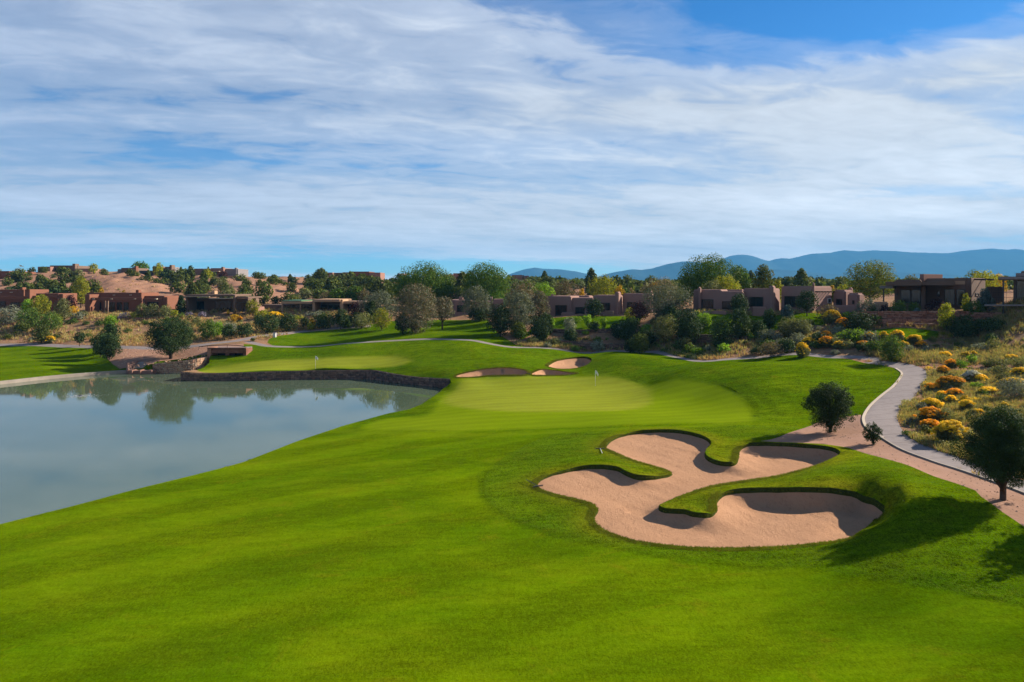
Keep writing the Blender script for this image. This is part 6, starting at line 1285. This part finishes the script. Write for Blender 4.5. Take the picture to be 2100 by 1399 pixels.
# --- woodland on the far mesa reads as one mass
def far_wood():
    rg = np.random.default_rng(9); ce = []; ra = []
    while len(ce) < 5200:
        Y = math.exp(rg.uniform(math.log(330), math.log(2600))); px = rg.uniform(560, 2250) if Y < 900 else rg.uniform(200, 2250)
        if Y < 430 and px < 1000: continue
        if Y < 900 and rg.random() < .2: Y = rg.uniform(210, 400); px = rg.uniform(1040, 2250)
        x, y = at(px, Y); s = rg.uniform(1.2, 2.6) * (1 + Y / 900); z = gz(x, y)
        ce.append((x, y, z + s * .6)); ra.append((s, s, s * .95))
    ce = np.array(ce); ra = np.array(ra); n = 150000; k = rg.integers(0, len(ce), n)
    d = rg.normal(size=(n, 3)); d /= np.linalg.norm(d, axis=1)[:, None]; d[:, 2] = np.abs(d[:, 2]) * 1.0 - .25
    p = ce[k] + d * ra[k] * rg.uniform(.6, 1.05, (n, 1)); nn = d + rg.normal(0, .5, (n, 3)); nn /= np.linalg.norm(nn, axis=1)[:, None]
    a = np.cross(nn, rg.normal(size=(n, 3))); a /= np.linalg.norm(a, axis=1)[:, None]; b_ = np.cross(nn, a); s = (ra[k, :1] * .42)
    V = np.stack((p - a*s, p + b_*s*.7, p + a*s, p - b_*s*.7), 1).reshape(-1, 3)
    return mesh_np('woodland', V, np.arange(n*4).reshape(n, 4))
o = link('woodland', far_wood(), L['hill']); tag(o, 'dark juniper woodland covering the far mesa under the mountains', 'woodland', kind='stuff')

# --- dry grass and low scrub
def tufts(n, area_fn, hmin, hmax, blades, wid, rg, clump=None, spread=.12):
    P_ = area_fn(n, rg); n = len(P_); s = GZ; 
    z = np.array(land_rel(P_[:, 0], P_[:, 1]))
    base = np.repeat(np.column_stack((P_, z - .03)), blades, 0); m_ = len(base)
    sc = np.repeat(rg.uniform(hmin, hmax, n), blades) * np.repeat(np.clip(P_[:, 1] / 90, .7, 1.6), blades)
    a = rg.uniform(0, 6.283, m_); base[:, 0] += np.cos(a) * sc * spread * rg.random(m_) * 2; base[:, 1] += np.sin(a) * sc * spread * rg.random(m_) * 2
    lean = rg.uniform(.1, .65, m_) * sc; h = sc * rg.uniform(.6, 1.1, m_); wd = wid * sc; t = rg.uniform(0, 6.283, m_)
    V = np.empty((m_, 3, 3)); off = np.column_stack((np.cos(t) * wd, np.sin(t) * wd, np.zeros(m_)))
    V[:, 0] = base - off; V[:, 1] = base + off; V[:, 2] = base + np.column_stack((np.cos(a) * lean, np.sin(a) * lean, h))
    return V.reshape(-1, 3), np.arange(m_ * 3).reshape(m_, 3)
def land_rel(x, y):
    global GZ
    s = GZ; GZ = GZ_LAND; z = land(x, y); GZ = s
    return z + rough_relief(x, y)
SURF = [LAWN0, LAWN1, LAWN2, LAWN3, LAWN4, PATH0, PATH1, PATH2, LAKE, DIRT0, DIRT1]
def desert_area(boxes, avoid=SURF):
    """points picked evenly over the picture inside the given photo boxes, kept to desert ground"""
    def fn(n, rg):
        out = []
        for (x0, x1, Y0, Y1, wgt) in boxes:
            k = int(n * wgt); Y = np.exp(rg.uniform(math.log(Y0), math.log(Y1), k)); px = rg.uniform(x0, x1, k); out.append(np.column_stack(((px - 1050) / FPX * Y, Y)))
        P_ = np.vstack(out); bad = np.zeros(len(P_), bool)
        for q in avoid: bad |= inpoly(P_, q)
        dens = np.sin(P_[:, 0] * .31 + np.sin(P_[:, 1] * .23) * 2) + np.sin(P_[:, 1] * .37 + P_[:, 0] * .11) + rg.normal(0, .7, len(P_))
        return P_[~bad & (dens > -.5)]
    return fn
rg = np.random.default_rng(77)
R_FIELD = (1760, 2350, 40, 112, 1.0)
V, F_ = tufts(26000, desert_area([(1780, 2350, 42, 112, 1.0)]), .22, .6, 8, .075, rg); o = link('dry_grass', mesh_np('dry_grass', V, F_), L['straw']); tag(o, 'straw coloured dry grass over the field right of the path', 'grass', kind='stuff')
V, F_ = tufts(28000, desert_area([(1780, 2350, 42, 105, 1.0)]), .25, .75, 9, .08, rg); o = link('scrub_grass', mesh_np('scrub_grass', V, F_), L['scrubby']); tag(o, 'olive green low scrub between the flowering bushes', 'grass', kind='stuff')
V, F_ = tufts(20000, desert_area([(-120, 760, 136, 182, .55), (980, 1760, 104, 128, .45)]), .25, .55, 6, .10, rg); o = link('dry_grass', mesh_np('dry_grass', V, F_), L['straw']); tag(o, 'dry grass on the slopes below the houses', 'grass', kind='stuff')
V, F_ = tufts(12000, desert_area([(-120, 760, 138, 182, .4), (980, 1760, 106, 128, .6)]), .25, .6, 7, .11, rg); o = link('scrub_grass', mesh_np('scrub_grass', V, F_), L['scrubby']); tag(o, 'green and olive weeds on the banks below the houses', 'grass', kind='stuff')
V, F_ = tufts(7000, desert_area([(-60, 1000, 200, 330, 1.0)]), .25, .6, 5, .14, rg); o = link('dry_grass', mesh_np('dry_grass', V, F_), L['straw']); tag(o, 'sparse dry tufts on the bare pink hills', 'grass', kind='stuff')
# low creeping plants on the shaded bank
def mounds(n, area_fn, rmin, rmax, leaf, rg, name, mt, label, per=60):
    P_ = area_fn(n, rg); r = rg.uniform(rmin, rmax, len(P_)); z = land_rel(P_[:, 0], P_[:, 1])
    ce = np.column_stack((P_, z + r * .25)); V, F_ = leaves(ce, np.column_stack((r, r, r * .6)), int(len(P_) * per), leaf * 1.5, leaf * .8, rg, shell=.5)
    o = link(name, mesh_np(name, V, F_), mt); tag(o, label, 'ground cover', kind='stuff')
mounds(360, desert_area([(1085, 1560, 106, 130, 1.0)]), .3, .9, .16, rg, 'groundcover', L['bush'], 'low green ground cover creeping over the shaded bank', 70)
mounds(260, desert_area([(1120, 1500, 108, 128, 1.0)]), .3, .7, .16, rg, 'groundcover', L['bright'], 'bright green creeping plants catching sun on the bank', 60)
mounds(420, desert_area([(1780, 2300, 45, 108, 1.0)]), .2, .55, .085, rg, 'groundcover', L['oliveg'], 'small olive shrublets all over the field', 110)
mounds(200, desert_area([(1800, 2300, 45, 100, 1.0)]), .2, .5, .085, rg, 'groundcover', L['tanleaf'], 'small tan seed heads all over the field', 90)
mounds(130, desert_area([(1830, 2300, 48, 100, 1.0)]), .12, .35, .08, rg, 'groundcover', L['goldf'], 'scattered small gold flowers in the field', 60)
mounds(300, desert_area([(-100, 760, 140, 180, 1.0)]), .3, .8, .2, rg, 'groundcover', L['oliveg'], 'low olive scrub on the left slopes', 45)
mounds(150, desert_area([(1500, 1800, 99, 120, 1.0)]), .3, .7, .15, rg, 'groundcover', L['tanleaf'], 'brown seed heads on the red bank', 60)

mounds(420, desert_area([(-40, 1000, 205, 330, 1.0)]), .3, .8, .3, rg, 'groundcover', L['hill'], 'low scrub speckling the bare hills', 24)
# --- turf blades where the grass is long: bunker lips and the near rough
def lip_area(n, rg):
    out = []
    for b_, sc in ((B0, 1), (B1, .5), (B2, .35), (B3, .5)):
        p = np.array(b_); q = np.roll(p, -1, 0); L_ = np.linalg.norm(q - p, axis=1); k = rg.choice(len(p), int(n * sc), p=L_ / L_.sum()); t = rg.random(len(k))[:, None]
        o_ = np.array(offset_in(b_, -1.0)) - p; out.append(p[k] * (1 - t) + q[k] * t + o_[k] * rg.uniform(-.05, .45, (len(k), 1)))
    return np.vstack(out)
def blades_on(P_, hmin, hmax, wid, rg, per=4):
    global GZ
    s = GZ; GZ = GZ_LAND; z = land(P_[:, 0], P_[:, 1]); GZ = s
    z += relief(P_[:, 0], P_[:, 1], 0.16) * 0.07
    m_ = len(P_) * per; base = np.repeat(np.column_stack((P_, z - .02)), per, 0); base[:, :2] += rg.normal(0, .035, (m_, 2))
    a = rg.uniform(0, 6.283, m_); h = rg.uniform(hmin, hmax, m_); le = rg.uniform(.2, .9, m_) * h; t = rg.uniform(0, 6.283, m_); V = np.empty((m_, 3, 3)); off = np.column_stack((np.cos(t), np.sin(t), np.zeros(m_))) * wid
    V[:, 0] = base - off; V[:, 1] = base + off; V[:, 2] = base + np.column_stack((np.cos(a) * le, np.sin(a) * le, h)); return V.reshape(-1, 3), np.arange(m_ * 3).reshape(m_, 3)
V, F_ = blades_on(lip_area(16000, rg), .03, .11, .014, rg, 5); o = link('lip_grass', mesh_np('lip_grass', V, F_), L['turfd']); tag(o, 'long grass hanging over the bunker edges', 'grass', kind='stuff')
def rough_area(n, rg):
    Y = rg.uniform(24, 62, n); px = rg.uniform(950, 2250, n); P_ = np.column_stack(((px - 1050) / FPX * Y, Y)); ok = inpoly(P_, LAWN0)
    for q in (FAIR, APRON, GREEN2, B0): ok &= ~inpoly(P_, q)
    return P_[ok]
V, F_ = blades_on(rough_area(120000, rg), .03, .075, .012, rg, 3); o = link('rough_grass', mesh_np('rough_grass', V, F_), L['turfb']); tag(o, 'shaggy rough grass around the big bunker', 'grass', kind='stuff')
print('plants', round(time.time() - T0, 1))

# ------------------------------------------------------------------ air
hz = bpy.data.materials.new('haze_air'); hz.use_nodes = True; t = NT(hz.node_tree)
pv = t.n('ShaderNodeVolumePrincipled', ins={'Color': (0.14, 0.50, 0.95, 1), 'Density': 0.00008, 'Anisotropy': 0.0})
t.link(pv.outputs[0], t.n('ShaderNodeOutputMaterial').inputs['Volume'])
mb = MB(); mb.box(-12500, 12500, -320, 11200, -3, 640); o = mb.build('haze', hz); tag(o, 'thin blue haze in the air over the whole valley', 'haze', kind='stuff')
print('script', round(time.time() - T0, 1), len(SC.objects))
